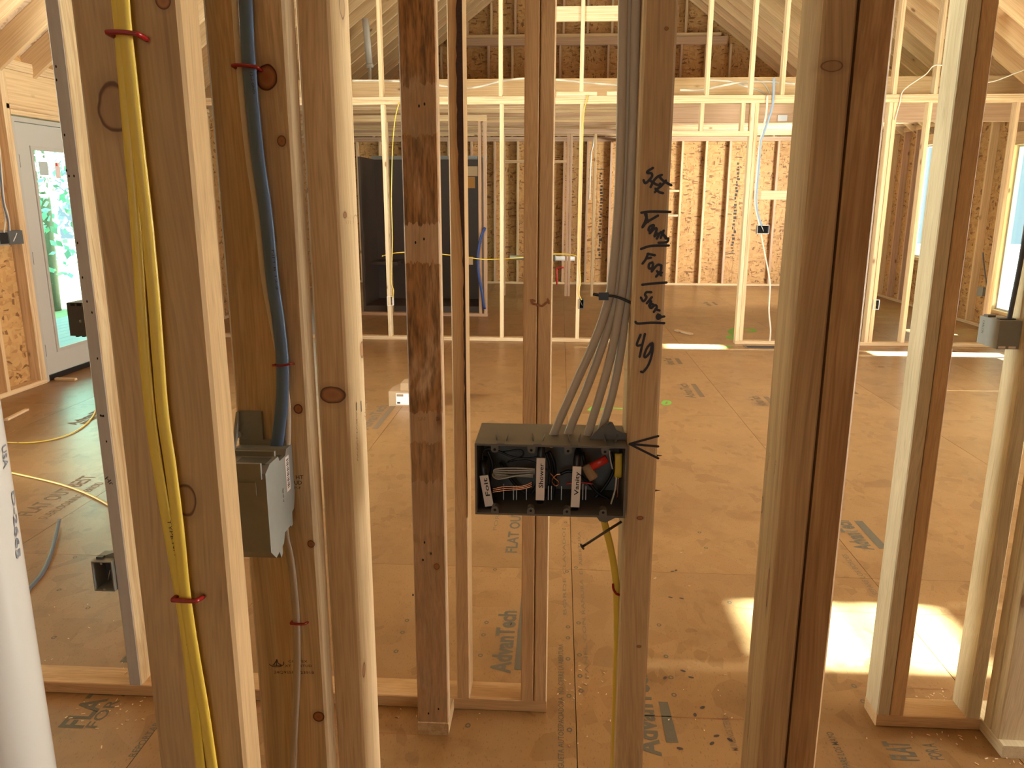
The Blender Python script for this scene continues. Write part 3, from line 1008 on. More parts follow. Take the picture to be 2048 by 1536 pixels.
A1 = (1240, 320)
for ln in ([(425, 100), (360, 140), (350, 165), (400, 170), (410, 205), (380, 250), (325, 297), (300, 255)], [(390, 350), (430, 270), (480, 215), (540, 190)],
           [(370, 255), (480, 320), (520, 300)], [(500, 210), (560, 270), (660, 325)], [(590, 260), (530, 330), (480, 370), (445, 415)], [(450, 365), (500, 410), (555, 425)],
           [(270, 675), (400, 660), (650, 665)], [(340, 690), (335, 760), (285, 860)], [(285, 865), (340, 800), (420, 750), (490, 710)], [(320, 690), (362, 795)], [(300, 850), (345, 720)],
           [(430, 830), (385, 850), (365, 890), (380, 905), (420, 870), (432, 835), (378, 940)], [(380, 940), (440, 880), (470, 885), (440, 975)], [(440, 980), (480, 935)], [(470, 1010), (512, 930)],
           [(520, 1000), (560, 900)], [(520, 920), (600, 1000)], [(560, 960), (590, 1010)], [(620, 1000), (600, 1050), (490, 1060)], [(265, 1140), (400, 1100), (630, 1095)],
           [(360, 1195), (330, 1270), (285, 1330)], [(350, 1200), (450, 1220)], [(330, 1262), (400, 1250)], [(420, 1310), (375, 1330), (370, 1385), (410, 1380), (425, 1320), (405, 1430)],
           [(405, 1430), (450, 1370), (490, 1340), (530, 1350)], [(530, 1345), (520, 1420), (460, 1495)], [(470, 1420), (530, 1480)], [(540, 1440), (480, 1460)]):
    pen(*A1, ln)
A2 = (1240, 540)
for ln in ([(280, 190), (400, 175), (600, 160)], [(405, 285), (340, 285), (320, 320), (340, 350), (300, 400), (265, 350)], [(410, 345), (340, 430)], [(365, 405), (400, 400), (370, 460)],
           [(400, 430), (380, 470), (400, 485), (430, 450), (405, 432)], [(400, 490), (450, 450), (470, 480), (430, 540)], [(450, 500), (510, 520)],
           [(490, 565), (470, 600), (490, 625), (525, 600), (500, 575), (488, 600), (505, 612)], [(530, 600), (570, 595)], [(195, 660), (230, 685), (400, 675), (570, 680)],
           [(265, 825), (215, 960), (290, 955)], [(320, 815), (285, 960), (250, 1115)], [(395, 940), (345, 1000), (310, 1095), (330, 1115), (390, 1040), (412, 930), (415, 1040), (370, 1200), (300, 1300), (265, 1300)]):
    pen(*A2, ln)
for tgt in ((1317, 872), (1317, 893), (1317, 917)):
    H.append([onY(1259, 888, YA - 0.0006), onY(*tgt, YA - 0.0006)])
for i0, i1 in ((0, 6), (6, 7), (7, 19), (19, 20), (20, 28), (28, 29), (29, 37), (37, 38), (38, 40), (40, 41), (41, 44)):
    o = strokes('handwriting', H[i0:i1], 0.0030, (0, -1, 0), M['ink'], s_4g)
    o['label'] = 'black marker handwriting'
for py in (911, 981):
    p = onY(1316, py, YA + 0.03)
    bm = bmesh.new()
    bmesh.ops.create_cone(bm, cap_ends=True, segments=8, radius1=0.0021, radius2=0.0002, depth=0.011)
    link('nail_point', bm_mesh('nail_point', bm), M['dnail'], s_4g, (0.1268 + 0.0050, YA + 0.03, p.z), (0, math.pi / 2, 0))

# ---- stamps on the studs
text_on('grade_stamp', 'HT', onY(592, 958, YBL - 0.0005), onY(607, 958, YBL - 0.0005), (0, -1, 0), M['stamp'], s_blue, 0.0048, 0.012)
text_on('grade_stamp', 'UD', onY(589, 969, YBL - 0.0005), onY(604, 969, YBL - 0.0005), (0, -1, 0), M['stamp'], s_blue, 0.0050, 0.012)
text_on('grade_stamp', 'P-F', onY(589, 978, YBL - 0.0005), onY(602, 978, YBL - 0.0005), (0, -1, 0), M['stamp'], s_blue, 0.0032)
text_on('grade_stamp', 'CORTEX', onY(577, 1325, YBL - 0.0005), onY(615, 1325, YBL - 0.0005), (0, -1, 0), M['stamp'], s_blue, 0.0034, 0.006)
text_on('grade_stamp', 'XT 1  #STUD', onY(570, 1334, YBL - 0.0005), onY(624, 1334, YBL - 0.0005), (0, -1, 0), M['stamp'], s_blue, 0.0034, 0.006)
text_on('grade_stamp', '24Q9S50  023918', onY(548, 1347, YBL - 0.0005), onY(628, 1348, YBL - 0.0005), (0, -1, 0), M['stamp'], s_blue, 0.0040)
q = []
for a in range(200, 395, 15):
    q.append(onY(553 + 15 * math.cos(math.radians(a)), 1326 - 7.5 * math.sin(math.radians(a)), YBL - 0.0005))
strokes('grade_stamp', [q, [onY(553, 1319, YBL - .0005), onY(553, 1332, YBL - .0005)], [onY(545, 1330, YBL - .0005), onY(562, 1331, YBL - .0005)],
                        [onY(554, 1319, YBL - .0005), onY(556, 1326, YBL - .0005), onY(563, 1330, YBL - .0005)], [onY(553, 1321, YBL - .0005), onY(547, 1330, YBL - .0005)]],
        0.0011, (0, -1, 0), M['stamp'], s_blue)
XT3 = -0.2660 + 0.0005
strokes('grade_stamp', [[onX(690 + 4 * i, 430 + 2 * (i % 3), XT3), onX(690 + 4 * i, 437, XT3)] for i in range(5)] + [[onX(692 + 4 * i, 441, XT3), onX(693 + 4 * i, 448, XT3)] for i in range(3)] +
        [[onX(707, 447, XT3), onX(708, 434, XT3), onX(711, 430, XT3), onX(715, 436, XT3), onX(715, 446, XT3)]], 0.0010, (1, 0, 0), M['stamp_faint'], s_third)
text_on('grade_stamp', 'SDRY', onX(733, 800, XT3), onX(728, 835, XT3), (1, 0, 0), M['stamp_faint'], s_third, 0.008)
text_on('grade_stamp', 'ABVNWW', onX(712, 823, XT3), onX(714, 925, XT3), (1, 0, 0), M['stamp_faint'], s_third, 0.006)
strokes('grade_stamp', [[onX(713, 806, XT3), onX(713, 820, XT3)], [onX(722, 803, XT3), onX(723, 822, XT3)]], 0.004, (1, 0, 0), M['stamp'], s_third)
text_on('grade_stamp', 'DOUGFIR', onX(1539, 905, 0.2842), onX(1532, 940, 0.2842), (-1, 0, 0), M['stamp_faint'], s_d1, 0.005)
text_on('grade_stamp', 'SDR', onX(1551, 918, 0.2842), onX(1547, 948, 0.2842), (-1, 0, 0), M['stamp_faint'], s_d1, 0.005)
text_on('grade_stamp', '00A', onY(872, 842, 1.944), onY(880, 842, 1.944), (0, -1, 0), M['stamp'], s_stain, 0.012)
text_on('grade_stamp', 'S-P-F', onY(836, 842, 1.944), onY(852, 842, 1.944), (0, -1, 0), M['stamp_faint'], s_stain, 0.010)
H = []
text_on('grade_stamp', 'Hr', onY(209, 958, Y2 - 0.0006), onY(222, 972, Y2 - 0.0006), (0, -1, 0), M['ink'], s_left, 0.014)
# nail heads and holes on the stained stud and its neighbours
for st_, pts, Yp in ((s_stain, [(838, 212), (849, 208), (831, 485), (848, 478), (826, 1190), (849, 1085), (862, 1107), (846, 1120), (857, 1427), (877, 1418)], 1.945),
                     (s_left, [(112, 133), (113, 160), (129, 270), (133, 341), (138, 352), (148, 352), (155, 486), (165, 555), (174, 603), (184, 625), (195, 717), (213, 883), (204, 832), (201, 831), (207, 832)], Y2)):
    for a, b in pts:
        bm = bmesh.new()
        bmesh.ops.create_circle(bm, cap_ends=True, segments=8, radius=0.0032)
        p = onY(a, b, Yp - 0.0007)
        o = link('nail_head', bm_mesh('nail_head', bm), M['char'], st_, p, (math.pi / 2, 0, 0))
        o.scale = (0.7, 1.2, 1)
# rust drips where the double stud behind the box was nailed
strokes('rust_drip', [[onY(1062, 600, Y2 - .0006), onY(1066, 607, Y2 - .0006), onY(1074, 609, Y2 - .0006), onY(1084, 612, Y2 - .0006), onY(1092, 606, Y2 - .0006), onY(1098, 602, Y2 - .0006)],
                      [onY(1064, 600, Y2 - .0006), onY(1070, 602, Y2 - .0006)], [onY(1095, 598, Y2 - .0006), onY(1098, 607, Y2 - .0006)]], 0.006, (0, -1, 0), M['rust_shadow_brown'], s_b3)


# ------------------------------------------------------------------ cables, staples
CAB = 'electrical cables'


def cable(pts, w, t, mat, label, side=(1, 0, 0), name='cable'):
    me = sweep(name, pts, w, t, side)
    o = link(name, me, mat)
    return tag(o, label, 'cable', CAB)


def pY(Y, *pts):
    return [onY(a, b, Y) for a, b in pts]


c_y1 = cable(pY(YY - 0.0035, (228, -60), (234, 0), (240, 62), (247, 150), (258, 280), (268, 400), (276, 510), (282, 610), (290, 720), (303, 850), (318, 950), (340, 1080), (360, 1195), (375, 1300), (392, 1450), (412, 1640)),
             0.0098, 0.0052, M['yellow'], 'left yellow cable stapled down the nearest stud')
c_y2 = cable(pY(YY - 0.0075, (241, -60), (246, 0), (251, 62), (262, 160), (276, 290), (291, 420), (300, 510), (309, 610), (317, 720), (326, 830), (342, 940), (357, 1060), (371, 1195), (390, 1320), (409, 1430), (440, 1640)),
             0.0112, 0.0055, M['yellow'], 'right yellow cable lying over the other on the nearest stud')
text_on('cable_print', 'TYPE NM-B 14-2 UL', onY(334, 1040, YY - 0.0068), onY(366, 1190, YY - 0.0068), (0, -1, 0), M['stamp'], c_y1, 0.0034)
text_on('cable_print', '14 11 8 BUNYTOB', onY(368, 1213, YY - 0.0068), onY(373, 1292, YY - 0.0068), (0, -1, 0), M['stamp'], c_y1, 0.0030)
cable(pY(YBL - 0.0035, (464, -70), (470, 0), (479, 130), (496, 300), (515, 430), (529, 560), (545, 645), (562, 730), (574, 800), (576, 860), (573, 905), (569, 945)),
      0.0080, 0.0060, M['white_c'], 'white cable running beside the blue one into the grey box')
c_b = cable(pY(YBL - 0.0080, (485, -70), (491, 0), (498, 130), (514, 300), (532, 430), (545, 560), (557, 645), (565, 730), (564, 800), (558, 860), (551, 905), (543, 940)),
            0.0158, 0.0066, M['blue'], 'blue cable stapled down the grey streaked stud')
text_on('cable_print', '12-2 GND', onY(500, 145, YBL - 0.0118), onY(506, 188, YBL - 0.0118), (0, -1, 0), M['stamp'], c_b, 0.0028)
text_on('cable_print', 'NM-B 12-2', onY(543, 500, YBL - 0.0118), onY(552, 580, YBL - 0.0118), (0, -1, 0), M['stamp'], c_b, 0.0028)
cable(pY(YBL - 0.0035, (567, 1040), (572, 1075), (583, 1130), (589, 1190), (593, 1247), (594, 1320), (592, 1400), (588, 1480), (582, 1660)),
      0.0098, 0.0052, M['grey_c'], 'white cable leaving the bottom of the grey box on the streaked stud')


def staple(p, half, drop, label, up=0.004, r=0.0020, lean=0.0):
    """Insulated cable staple on a face that looks toward -Y: red bar with two bent shoulders and nail tips in the wood."""
    e = empty('cable_staple', p, label, 'staple', 'red cable staples')
    pts = [(-half, drop * 0.9, -0.001), (-half, 0.0, 0), (-half + 0.003, -0.0012, 0.0002), (0, -0.0014, 0), (half - 0.003, -0.0012, -lean * 0.7), (half, 0.0, -lean), (half + 0.001, drop * 0.9, -lean - 0.002)]
    o = link('bar', sweep('bar', pts, 2 * r, 2.4 * r, (0, 0, 1), 8, 3), M['red'])
    o.parent = e
    for s in (-1, 1):
        bm = bmesh.new()
        bmesh.ops.create_cone(bm, cap_ends=True, segments=6, radius1=0.0011, radius2=0.0008, depth=0.006)
        o = link('nail_leg', bm_mesh('nail_leg', bm), M['dnail'], None, (s * half, drop + 0.001, -0.001 if s < 0 else -lean - 0.002), (math.pi / 2, 0, 0))
        o.parent = e
    return e


staple(onY(246, 65, YY - 0.013), 0.0125, 0.012, 'red staple high on the yellow cables', lean=0.0015)
staple(onY(370, 1200, YY - 0.013), 0.0115, 0.012, 'red staple low on the yellow cables', lean=0.0)
staple(onY(490, 131, YBL - 0.012), 0.0135, 0.011, 'red staple on the blue cable beside the big knot', lean=0.002)
staple(onY(563, 731, YBL - 0.012), 0.0105, 0.011, 'thin dark red staple on the blue cable above the grey box', r=0.0013, lean=-0.002)
staple(onY(596, 1247, YBL - 0.009), 0.0095, 0.008, 'red staple on the white cable below the grey box', r=0.0015, lean=0.0)

# bundle into the wide switch box
B4 = [[(1247, -60), (1246, 0), (1243, 200), (1237, 400), (1224, 560), (1214, 610), (1190, 680), (1150, 770), (1115, 850), (1098, 893)],
      [(1260, -60), (1259, 0), (1254, 250), (1246, 450), (1236, 560), (1228, 612), (1205, 690), (1172, 780), (1143, 850), (1128, 893)],
      [(1273, -60), (1272, 0), (1266, 250), (1257, 450), (1247, 560), (1240, 612), (1222, 710), (1200, 790), (1180, 855), (1170, 893)],
      [(1286, -60), (1285, 0), (1278, 250), (1269, 450), (1260, 560), (1252, 612), (1240, 710), (1224, 790), (1205, 855), (1196, 893)]]
nm4 = ('leftmost', 'second from the left', 'third from the left', 'rightmost')
for k, pts in enumerate(B4):
    cable(pY(0.986 + 0.004 * (k % 2), *pts), 0.0112, 0.0062, M['grey_c'], '%s of the four pale cables fanning into the wide switch box' % nm4[k])
tie = empty('cable_tie', onY(1228, 595, 0.976), 'black zip tie round the pale cable bundle', 'cable tie')
o = link('strap', sweep('strap', pY(0.978, (1207, 591), (1225, 592), (1240, 596), (1254, 602), (1262, 606)), 0.0034, 0.0030, (0, 0, 1), 8, 4), M['black'], tie)
o = link('tail', sweep('tail', pY(0.974, (1186, 588), (1196, 590), (1208, 592)), 0.0036, 0.0014, (0, 0, 1), 6, 3), M['black'], tie)
p = onY(1208, 592, 0.974)
panel('head', (p.x - 0.0065, p.y - 0.004, p.z - 0.0048), (p.x + 0.0055, p.y + 0.003, p.z + 0.0045), M['black'], tie)
e = empty('cable_staple', onX(1257, 605, 0.0885), 'red staple holding the black zip tie to the marked stud', 'staple', 'red cable staples')
pw = onX(1258, 604, 0.0885)
o = link('bar', sweep('bar', [pw + Vector((0.0, -0.004, 0.006)), pw + Vector((-0.003, -0.004, 0.004)), pw + Vector((-0.003, -0.004, -0.006)), pw + Vector((0.0, -0.004, -0.008))], 0.004, 0.004, (0, 1, 0), 8, 3), M['red'], e)
cable(pY(0.985, (1207, 1035), (1213, 1062), (1221, 1095), (1229, 1140), (1233, 1190), (1234, 1290), (1231, 1400), (1225, 1660)), 0.0095, 0.0055, M['yellow'], 'yellow cable dropping from the bottom of the wide switch box')
e = empty('cable_staple', onY(1232, 1182, 0.975), 'red staple on the yellow cable under the wide switch box', 'staple', 'red cable staples')
o = link('bar', sweep('bar', pY(0.978, (1226, 1168), (1227, 1178), (1232, 1187), (1240, 1190), (1246, 1188)), 0.0032, 0.0032, (0, 1, 0), 8, 4), M['red'], e)
o = link('nail_leg', sweep('nail_leg', [onY(1240, 1189, 0.978), (0.0905, 0.99, onY(1240, 1189, 0.978).z)], 0.0015, 0.0015, (0, 1, 0), 6, 2), M['dnail'], e)


# ------------------------------------------------------------------ electrical boxes
def slab_box(name, lo, hi, t, open_dir, mat, parent):
    """Thin-walled box open on one side ('-Y' or '+Y')."""
    bm = bmesh.new()
    x0, y0, z0 = lo
    x1, y1, z1 = hi
    add_box(bm, (x0, y0, z0), (x0 + t, y1, z1))
    add_box(bm, (x1 - t, y0, z0), (x1, y1, z1))
    add_box(bm, (x0 + t, y0, z0), (x1 - t, y1, z0 + t))
    add_box(bm, (x0 + t, y0, z1 - t), (x1 - t, y1, z1))
    if open_dir == '-Y':
        add_box(bm, (x0 + t, y1 - t, z0 + t), (x1 - t, y1, z1 - t))
    elif open_dir == '+Y':
        add_box(bm, (x0 + t, y0, z0 + t), (x1 - t, y0 + t, z1 - t))
    return link(name, bm_mesh(name, bm), mat, parent)


def prism(name, pts, y0, y1, mat, parent, axis='Y'):
    k = len(pts)
    if axis == 'Y':
        vs = [(a, y0, b) for a, b in pts] + [(a, y1, b) for a, b in pts]
    else:
        vs = [(y0, a, b) for a, b in pts] + [(y1, a, b) for a, b in pts]
    fs = [tuple(range(k)), tuple(range(2 * k - 1, k - 1, -1))] + [(i, i + k, (i + 1) % k + k, (i + 1) % k) for i in range(k)]
    me = mesh(name, vs, fs)
    bm = bmesh.new()
    bm.from_mesh(me)
    bmesh.ops.recalc_face_normals(bm, faces=bm.faces)
    bm.to_mesh(me)
    bm.free()
    return link(name, me, mat, parent)


# the wide four-gang box on the marked stud
gang = empty('switch_box', (0.0885, 0.94, 1.15), 'wide grey four-gang switch box full of wires on the marked stud', 'box')
gx0, gx1, gz0_, gz1_ = -0.1035, 0.0885, 1.1035, 1.1990
body = slab_box('body', (gx0, 0.940, gz0_), (gx1, 1.034, gz1_), 0.0026, '-Y', M['gang_pl'], gang)
for k in range(4):
    cx = gx0 + 0.0255 + 0.0462 * k
    for zz, sgn in ((gz1_ - 0.0026, -1), (gz0_ + 0.0026, 1)):
        bm = bmesh.new()
        pts = [(-0.0048, 0), (0.0048, 0), (0.0048, 0.005), (0.0034, 0.0075), (0, 0.0088), (-0.0034, 0.0075), (-0.0048, 0.005)]
        tb = prism('screw_tab', [(cx + a, zz + sgn * b) for a, b in pts], 0.9396, 0.952, M['gang_pl'], body)
        bm = bmesh.new()
        bmesh.ops.create_circle(bm, cap_ends=True, segments=10, radius=0.0018)
        link('screw_hole', bm_mesh('screw_hole', bm), M['char'], tb, (cx, 0.9392, zz + sgn * 0.0045), (math.pi / 2, 0, 0))
    # knock-out clip standing over the top edge
    for dx in (-0.0068, 0.0052):
        prism('clip', [(cx + 0.008 + dx, gz1_), (cx + 0.0095 + dx, gz1_), (cx + 0.0085 + dx + (0.003 if dx > 0 else -0.002), gz1_ + 0.008)], 0.955, 0.970, M['gang_pl'], body)
    panel('clip_recess', (cx + 0.0025, 0.9405, gz1_ - 0.0002), (cx + 0.0125, 0.957, gz1_ + 0.0006), M['dark_pl'], body)
prism('nail_bracket', [(0.0885, gz1_ - 0.002), (0.040, gz1_ - 0.001), (0.052, gz1_ + 0.012), (0.067, gz1_ + 0.0235), (0.071, gz1_ + 0.0225), (0.076, gz1_ + 0.013), (0.0885, gz1_ + 0.008)], 0.968, 0.972, M['gang_pl'], gang)
bm = bmesh.new()
bmesh.ops.create_cone(bm, cap_ends=True, segments=12, radius1=0.0032, radius2=0.0032, depth=0.006)
link('bracket_boss', bm_mesh('bracket_boss', bm), M['gang_pl'], gang, (0.0685, 0.968, gz1_ + 0.0195), (math.pi / 2, 0, 0))
prism('nail_bracket', [(0.0885, gz0_ + 0.002), (0.042, gz0_ + 0.001), (0.052, gz0_ - 0.008), (0.058, gz0_ - 0.017), (0.066, gz0_ - 0.019), (0.0885, gz0_ - 0.006)], 0.968, 0.972, M['gang_pl'], gang)
na, nb = onY(1165, 1093, 0.962), onY(1243, 1043, 0.962)
nail = link('nail', sweep('nail', [na, nb], 0.0036, 0.0036, (0, 1, 0), 8, 2), M['dnail'], gang)
dnl = (nb - na).normalized()
o = link('nail_head', sweep('nail_head', [na - dnl * 0.0012, na + dnl * 0.0006], 0.0085, 0.0085, (0, 1, 0), 10, 2), M['dnail'], nail)

# what is inside: taped switch legs with written tags, copper, white coil, capped ends
WIRE = 'wires inside the wide switch box'


def wire(pts, r, mat, label, name='wire'):
    return tag(link(name, sweep(name, pts, r, r, (0, 0.3, 1), 6, 5), mat), label, 'wire', WIRE)


def wp(Y, *pts):
    return [onY(a, b, Y) for a, b in pts]


tags_ = (('Fart', (968, 1011), (978, 952), 'left'), ('Shower', (1080, 999), (1082, 915), 'middle'), ('Vanity', (1150, 1013), (1154, 932), 'right'))
for s, p0, p1, pos in tags_:
    a, b = onY(*p0, 0.955), onY(*p1, 0.955)
    if s == 'Fart':
        a, b = onY(979, 1011, 0.955), onY(968, 950, 0.955)
    d_ = (b - a).normalized()
    e = empty('wire_tag', a, 'white %s tag reading %s on a taped wire bundle in the switch box' % (pos, s), 'tag', 'written tags in the switch box')
    link('taped_bundle', sweep('taped_bundle', [a - d_ * 0.006 + Vector((0, .004, 0)), (a + b) / 2 + Vector((0, .004, 0)), b + d_ * 0.010 + Vector((0, .006, 0)), b + d_ * 0.016 + Vector((0.002, .02, 0))], 0.0095, 0.0085, (1, 0, 0), 8, 4), M['black'], e)
    n_ = Vector((0, -1, 0))
    sd_ = d_.cross(n_).normalized() * 0.0056
    vs = []
    for off in (-0.0016, 0.0005):
        for q in (a - sd_, a + sd_, b + sd_, b - sd_):
            vs.append(q + Vector((0, off - 0.001, 0)))
    fs = [(0, 1, 2, 3), (7, 6, 5, 4), (0, 4, 5, 1), (1, 5, 6, 2), (2, 6, 7, 3), (3, 7, 4, 0)]
    lb = link('sleeve', mesh('sleeve', vs, fs), M['label'], e)
    L = (b - a).length
    t0 = 0.30 if s != 'Fart' else 0.34
    t1 = t0 + 0.58
    base = sd_ * 0.62
    q0 = a + d_ * (L * t0) + base + Vector((0, -0.0031, 0))
    q1 = a + d_ * (L * t1) + base + Vector((0, -0.0031, 0))
    text_on('tag_lettering', {'Fart': 'Foit', 'Shower': 'Shower', 'Vanity': 'Vanity'}[s], q0, q1, (0, -1, 0), M['ink'], lb, 0.0055, 0.012)
    e['label'] = 'white %s tag reading %s on a black taped bundle in the switch box' % (pos, {'Fart': 'Foit', 'Shower': 'Shower', 'Vanity': 'Vanity'}[s])
wire(wp(0.965, (968, 945), (966, 905), (985, 898), (1030, 915), (1070, 915), (1082, 905)), 0.0026, M['black'], 'black wire looping along the top of the switch box')
wire(wp(0.972, (1000, 905), (1040, 900), (1045, 912), (1015, 925), (1060, 922), (1110, 950)), 0.0024, M['black'], 'black wire crossing the middle of the switch box')
DARK_FILL = (('looping behind the left tag', [(975, 900), (985, 930), (978, 965), (990, 1000), (1010, 1008)]), ('arching behind the middle tag', [(1092, 905), (1100, 930), (1098, 975), (1088, 1005), (1070, 1008)]),
       ('dropping right of the middle tag', [(1098, 902), (1108, 925), (1110, 960), (1104, 1002)]), ('tangled below the connector', [(1165, 905), (1178, 960), (1195, 985), (1220, 1000), (1235, 1015)]),
       ('running along the bottom right', [(1160, 1010), (1190, 995), (1215, 965), (1228, 935), (1222, 905)]), ('crossing behind the right tag', [(1120, 948), (1140, 942), (1165, 955), (1200, 990)]),
       ('sagging across the left bay', [(1000, 925), (1030, 968), (1060, 988), (1078, 960)]))
for k, (w_, pts) in enumerate(DARK_FILL):  # thick black wires added to darken the inside of the box
    wire(wp(0.985 + 0.005 * k, *pts), 0.0046, M['black'], 'added dark filler wire %s in the switch box' % w_)
for k, dy in enumerate((0, 5, 10, 15)):
    wire(wp(0.985 + 0.003 * k, (1070, 938 + dy * 0.6), (1030, 936 + dy), (992, 938 + dy * 0.7), (984, 948), (996, 958 - dy * 0.5), (1030, 952), (1066, 948 + dy * 0.4)), 0.0022, M['white_c'],
         '%s loop of the cream wire coil in the switch box' % ('outermost', 'second', 'third', 'innermost')[k])
for k in range(3):
    wire(wp(0.962 + 0.002 * k, (980, 985 - 3 * k), (1010, 981 - 4 * k), (1045, 978 - 3 * k), (1066, 972 - 4 * k)), 0.0016, M['copper'], '%s bare copper wire beside the left tag' % ('lowest', 'middle', 'highest')[k])
wire(wp(0.975, (1100, 945), (1108, 955), (1118, 965), (1112, 972), (1104, 962), (1112, 950), (1122, 948)), 0.0020, M['copper'], 'coiled copper ground wire between the middle and right tags')
wire(wp(0.968, (1132, 968), (1160, 965), (1186, 968)), 0.0020, M['redwire'], 'red wire stub right of the right tag')
for k, px in enumerate((1007, 1027, 1033, 1053, 1097, 1103, 1123, 1166, 1172)):
    a, b = onY(px, 972 if px not in (1007, 1166) else 968, 0.975), onY(px, 1000, 0.975)
    o = panel('bright_rib', (a.x - 0.0006, 0.975, b.z), (a.x + 0.0006, 0.979, a.z), M['gauge'], body)
# red and tan wire-nut pack, yellow cable end, bent white wire
cp = empty('wire_connector', onY(1190, 945, 0.965), 'orange-red and tan wire connector in the switch box', 'connector')
ra, rb = onY(1183, 934, 0.960), onY(1214, 917, 0.960)
link('cap', sweep('cap', [ra, rb], 0.0105, 0.0085, (0, 0, 1), 10, 2), M['redwire'], cp)
link('skirt', sweep('skirt', wp(0.968, (1172, 930), (1180, 945), (1188, 957)), 0.014, 0.008, (1, 0, 0), 8, 3), M['card'], cp)
o = tag(link('cable', sweep('cable', wp(0.966, (1237, 907), (1237, 930), (1236, 954)), 0.0098, 0.0055, (1, 0, 0), 10, 3), M['yellow']), 'short yellow cable end inside the switch box at its right', 'cable', CAB)
wire(wp(0.966, (1233, 954), (1230, 980), (1222, 1008)), 0.0022, M['white_c'], 'white wire hanging from the yellow cable end')
wire(wp(0.966, (1237, 954), (1236, 975), (1234, 998)), 0.0013, M['copper'], 'bare wire hanging from the yellow cable end')
wire(wp(0.962, (1219, 901), (1221, 920), (1225, 938)), 0.0018, M['white_c'], 'pale wire bent behind the right screw tab')

# two-gang box on the streaked stud, seen from its back corner
bxX = -0.3285
gb = empty('switch_box', (bxX, 0.865, 1.12), 'grey two-gang box with a barcode sticker on the streaked stud', 'box')
bz0, bz1 = 1.1085, 1.186
bm = bmesh.new()
# body with a stepped top: back wall (facing +X) slopes in at its corners
outline = [(0.820, 1.100), (0.820, 1.196), (0.835, 1.203), (0.862, 1.203), (0.866, 1.196), (0.886, 1.196), (0.890, 1.203), (0.9105, 1.203), (0.9105, 1.140), (0.905, 1.120), (0.893, 1.118), (0.890, 1.104), (0.868, 1.104), (0.862, 1.092), (0.835, 1.086)]
b_ = prism('body', outline, -0.392, bxX, M['grey_pl'], gb, axis='X')
for ya, yb_ in ((0.817, 0.821), (0.861, 0.865), (0.9035, 0.9075)):
    prism('rib', [(ya, 1.19), (yb_, 1.19), (yb_, 1.209), (ya, 1.209)], -0.392, bxX - 0.004, M['grey_pl'], gb, axis='X')
for k, ya in enumerate((0.832, 0.872)):
    panel('cable_entry', (bxX - 0.040, ya, 1.2032 if k == 0 else 1.1962), (bxX - 0.004, ya + 0.022 if k == 0 else ya + 0.012, 1.2040 if k == 0 else 1.1970), M['dark_pl'], gb)
prism('nail_bracket', [(0.905, 1.203), (0.9100, 1.203), (0.9100, 1.245), (0.905, 1.245)], -0.392, -0.362, M['grey_pl'], gb, axis='X')
prism('nail_bracket', [(0.880, 1.203), (0.885, 1.203), (0.9095, 1.235), (0.9095, 1.245), (0.902, 1.245)], -0.3925, -0.389, M['grey_pl'], gb, axis='X')
bm = bmesh.new()
bmesh.ops.create_cone(bm, cap_ends=True, segments=10, radius1=0.0045, radius2=0.0045, depth=0.004)
link('nail_head', bm_mesh('nail_head', bm), M['steel'], gb, onY(477, 868, 0.896), (math.pi / 2, 0, 0))
prism('bottom_clip', [(0.848, 1.094), (0.862, 1.094), (0.862, 1.080), (0.856, 1.076)], -0.352, bxX - 0.002, M['grey_pl'], gb, axis='X')
prism('bottom_clip', [(0.890, 1.110), (0.902, 1.118), (0.902, 1.100), (0.896, 1.098)], -0.350, bxX - 0.002, M['grey_pl'], gb, axis='X')
prism('slope_rib', [(0.8185, 1.186), (0.8195, 1.186), (0.8195, 1.170), (0.8185, 1.170)], -0.385, -0.340, M['grey_pl'], gb, axis='X')
for zz, rr in ((1.1565, 0.0034), (1.150, 0.0026), (1.144, 0.0020)):
    bm = bmesh.new()
    bmesh.ops.create_uvsphere(bm, u_segments=10, v_segments=6, radius=rr)
    o = link('rivet', bm_mesh('rivet', bm, True), M['grey_pl'], gb, (bxX, 0.871, zz))
    o.scale = (0.5, 0.8, 1)
stk = panel('barcode_sticker', (bxX, 0.883, 1.150), (bxX + 0.0006, 0.8955, 1.194), M['label'], gb)
for k in range(17):
    zz = 1.154 + 0.0022 * k
    panel('barcode_line', (bxX + 0.0006, 0.8858, zz), (bxX + 0.0009, 0.8930, zz + (0.0006, 0.0012, 0.0009)[k % 3]), M['ink'], stk)

# ---- boxes on the far-left grey stud
SB = 'single grey outlet boxes'
ub = empty('outlet_box', (-1.3035, 2.12, 1.17), 'dark outlet box seen from behind, high on the far-left grey stud', 'box', SB)
b_ = slab_box('body', (-1.3640, 2.085, 1.1235), (-1.3036, 2.160, 1.2165), 0.003, '+Y', M['dark_pl'], ub)
bm = bmesh.new()
bmesh.ops.create_uvsphere(bm, u_segments=10, v_segments=6, radius=0.0045)
link('screw_boss', bm_mesh('screw_boss', bm, True), M['steel'], b_, (-1.3290, 2.0845, 1.165))
for dx in (0.012, 0.030):
    panel('clamp_slot', (-1.3640 + dx, 2.0840, 1.2075), (-1.3640 + dx + 0.012, 2.0850, 1.2150), M['char'], b_)
    panel('clamp_tooth', (-1.3640 + dx, 2.090, 1.1195), (-1.3640 + dx + 0.008, 2.110, 1.1235), M['dark_pl'], b_)
lb_ = empty('outlet_box', (-1.3035, 2.07, 0.41), 'empty open outlet box low on the far-left grey stud', 'box', SB)
b_ = slab_box('body', (-1.3660, 2.047, 0.3605), (-1.3036, 2.120, 0.4560), 0.0032, '-Y', M['grey_pl'], lb_)
panel('back_face', (-1.3625, 2.110, 0.364), (-1.3080, 2.1165, 0.4525), M['dark_pl'], b_)
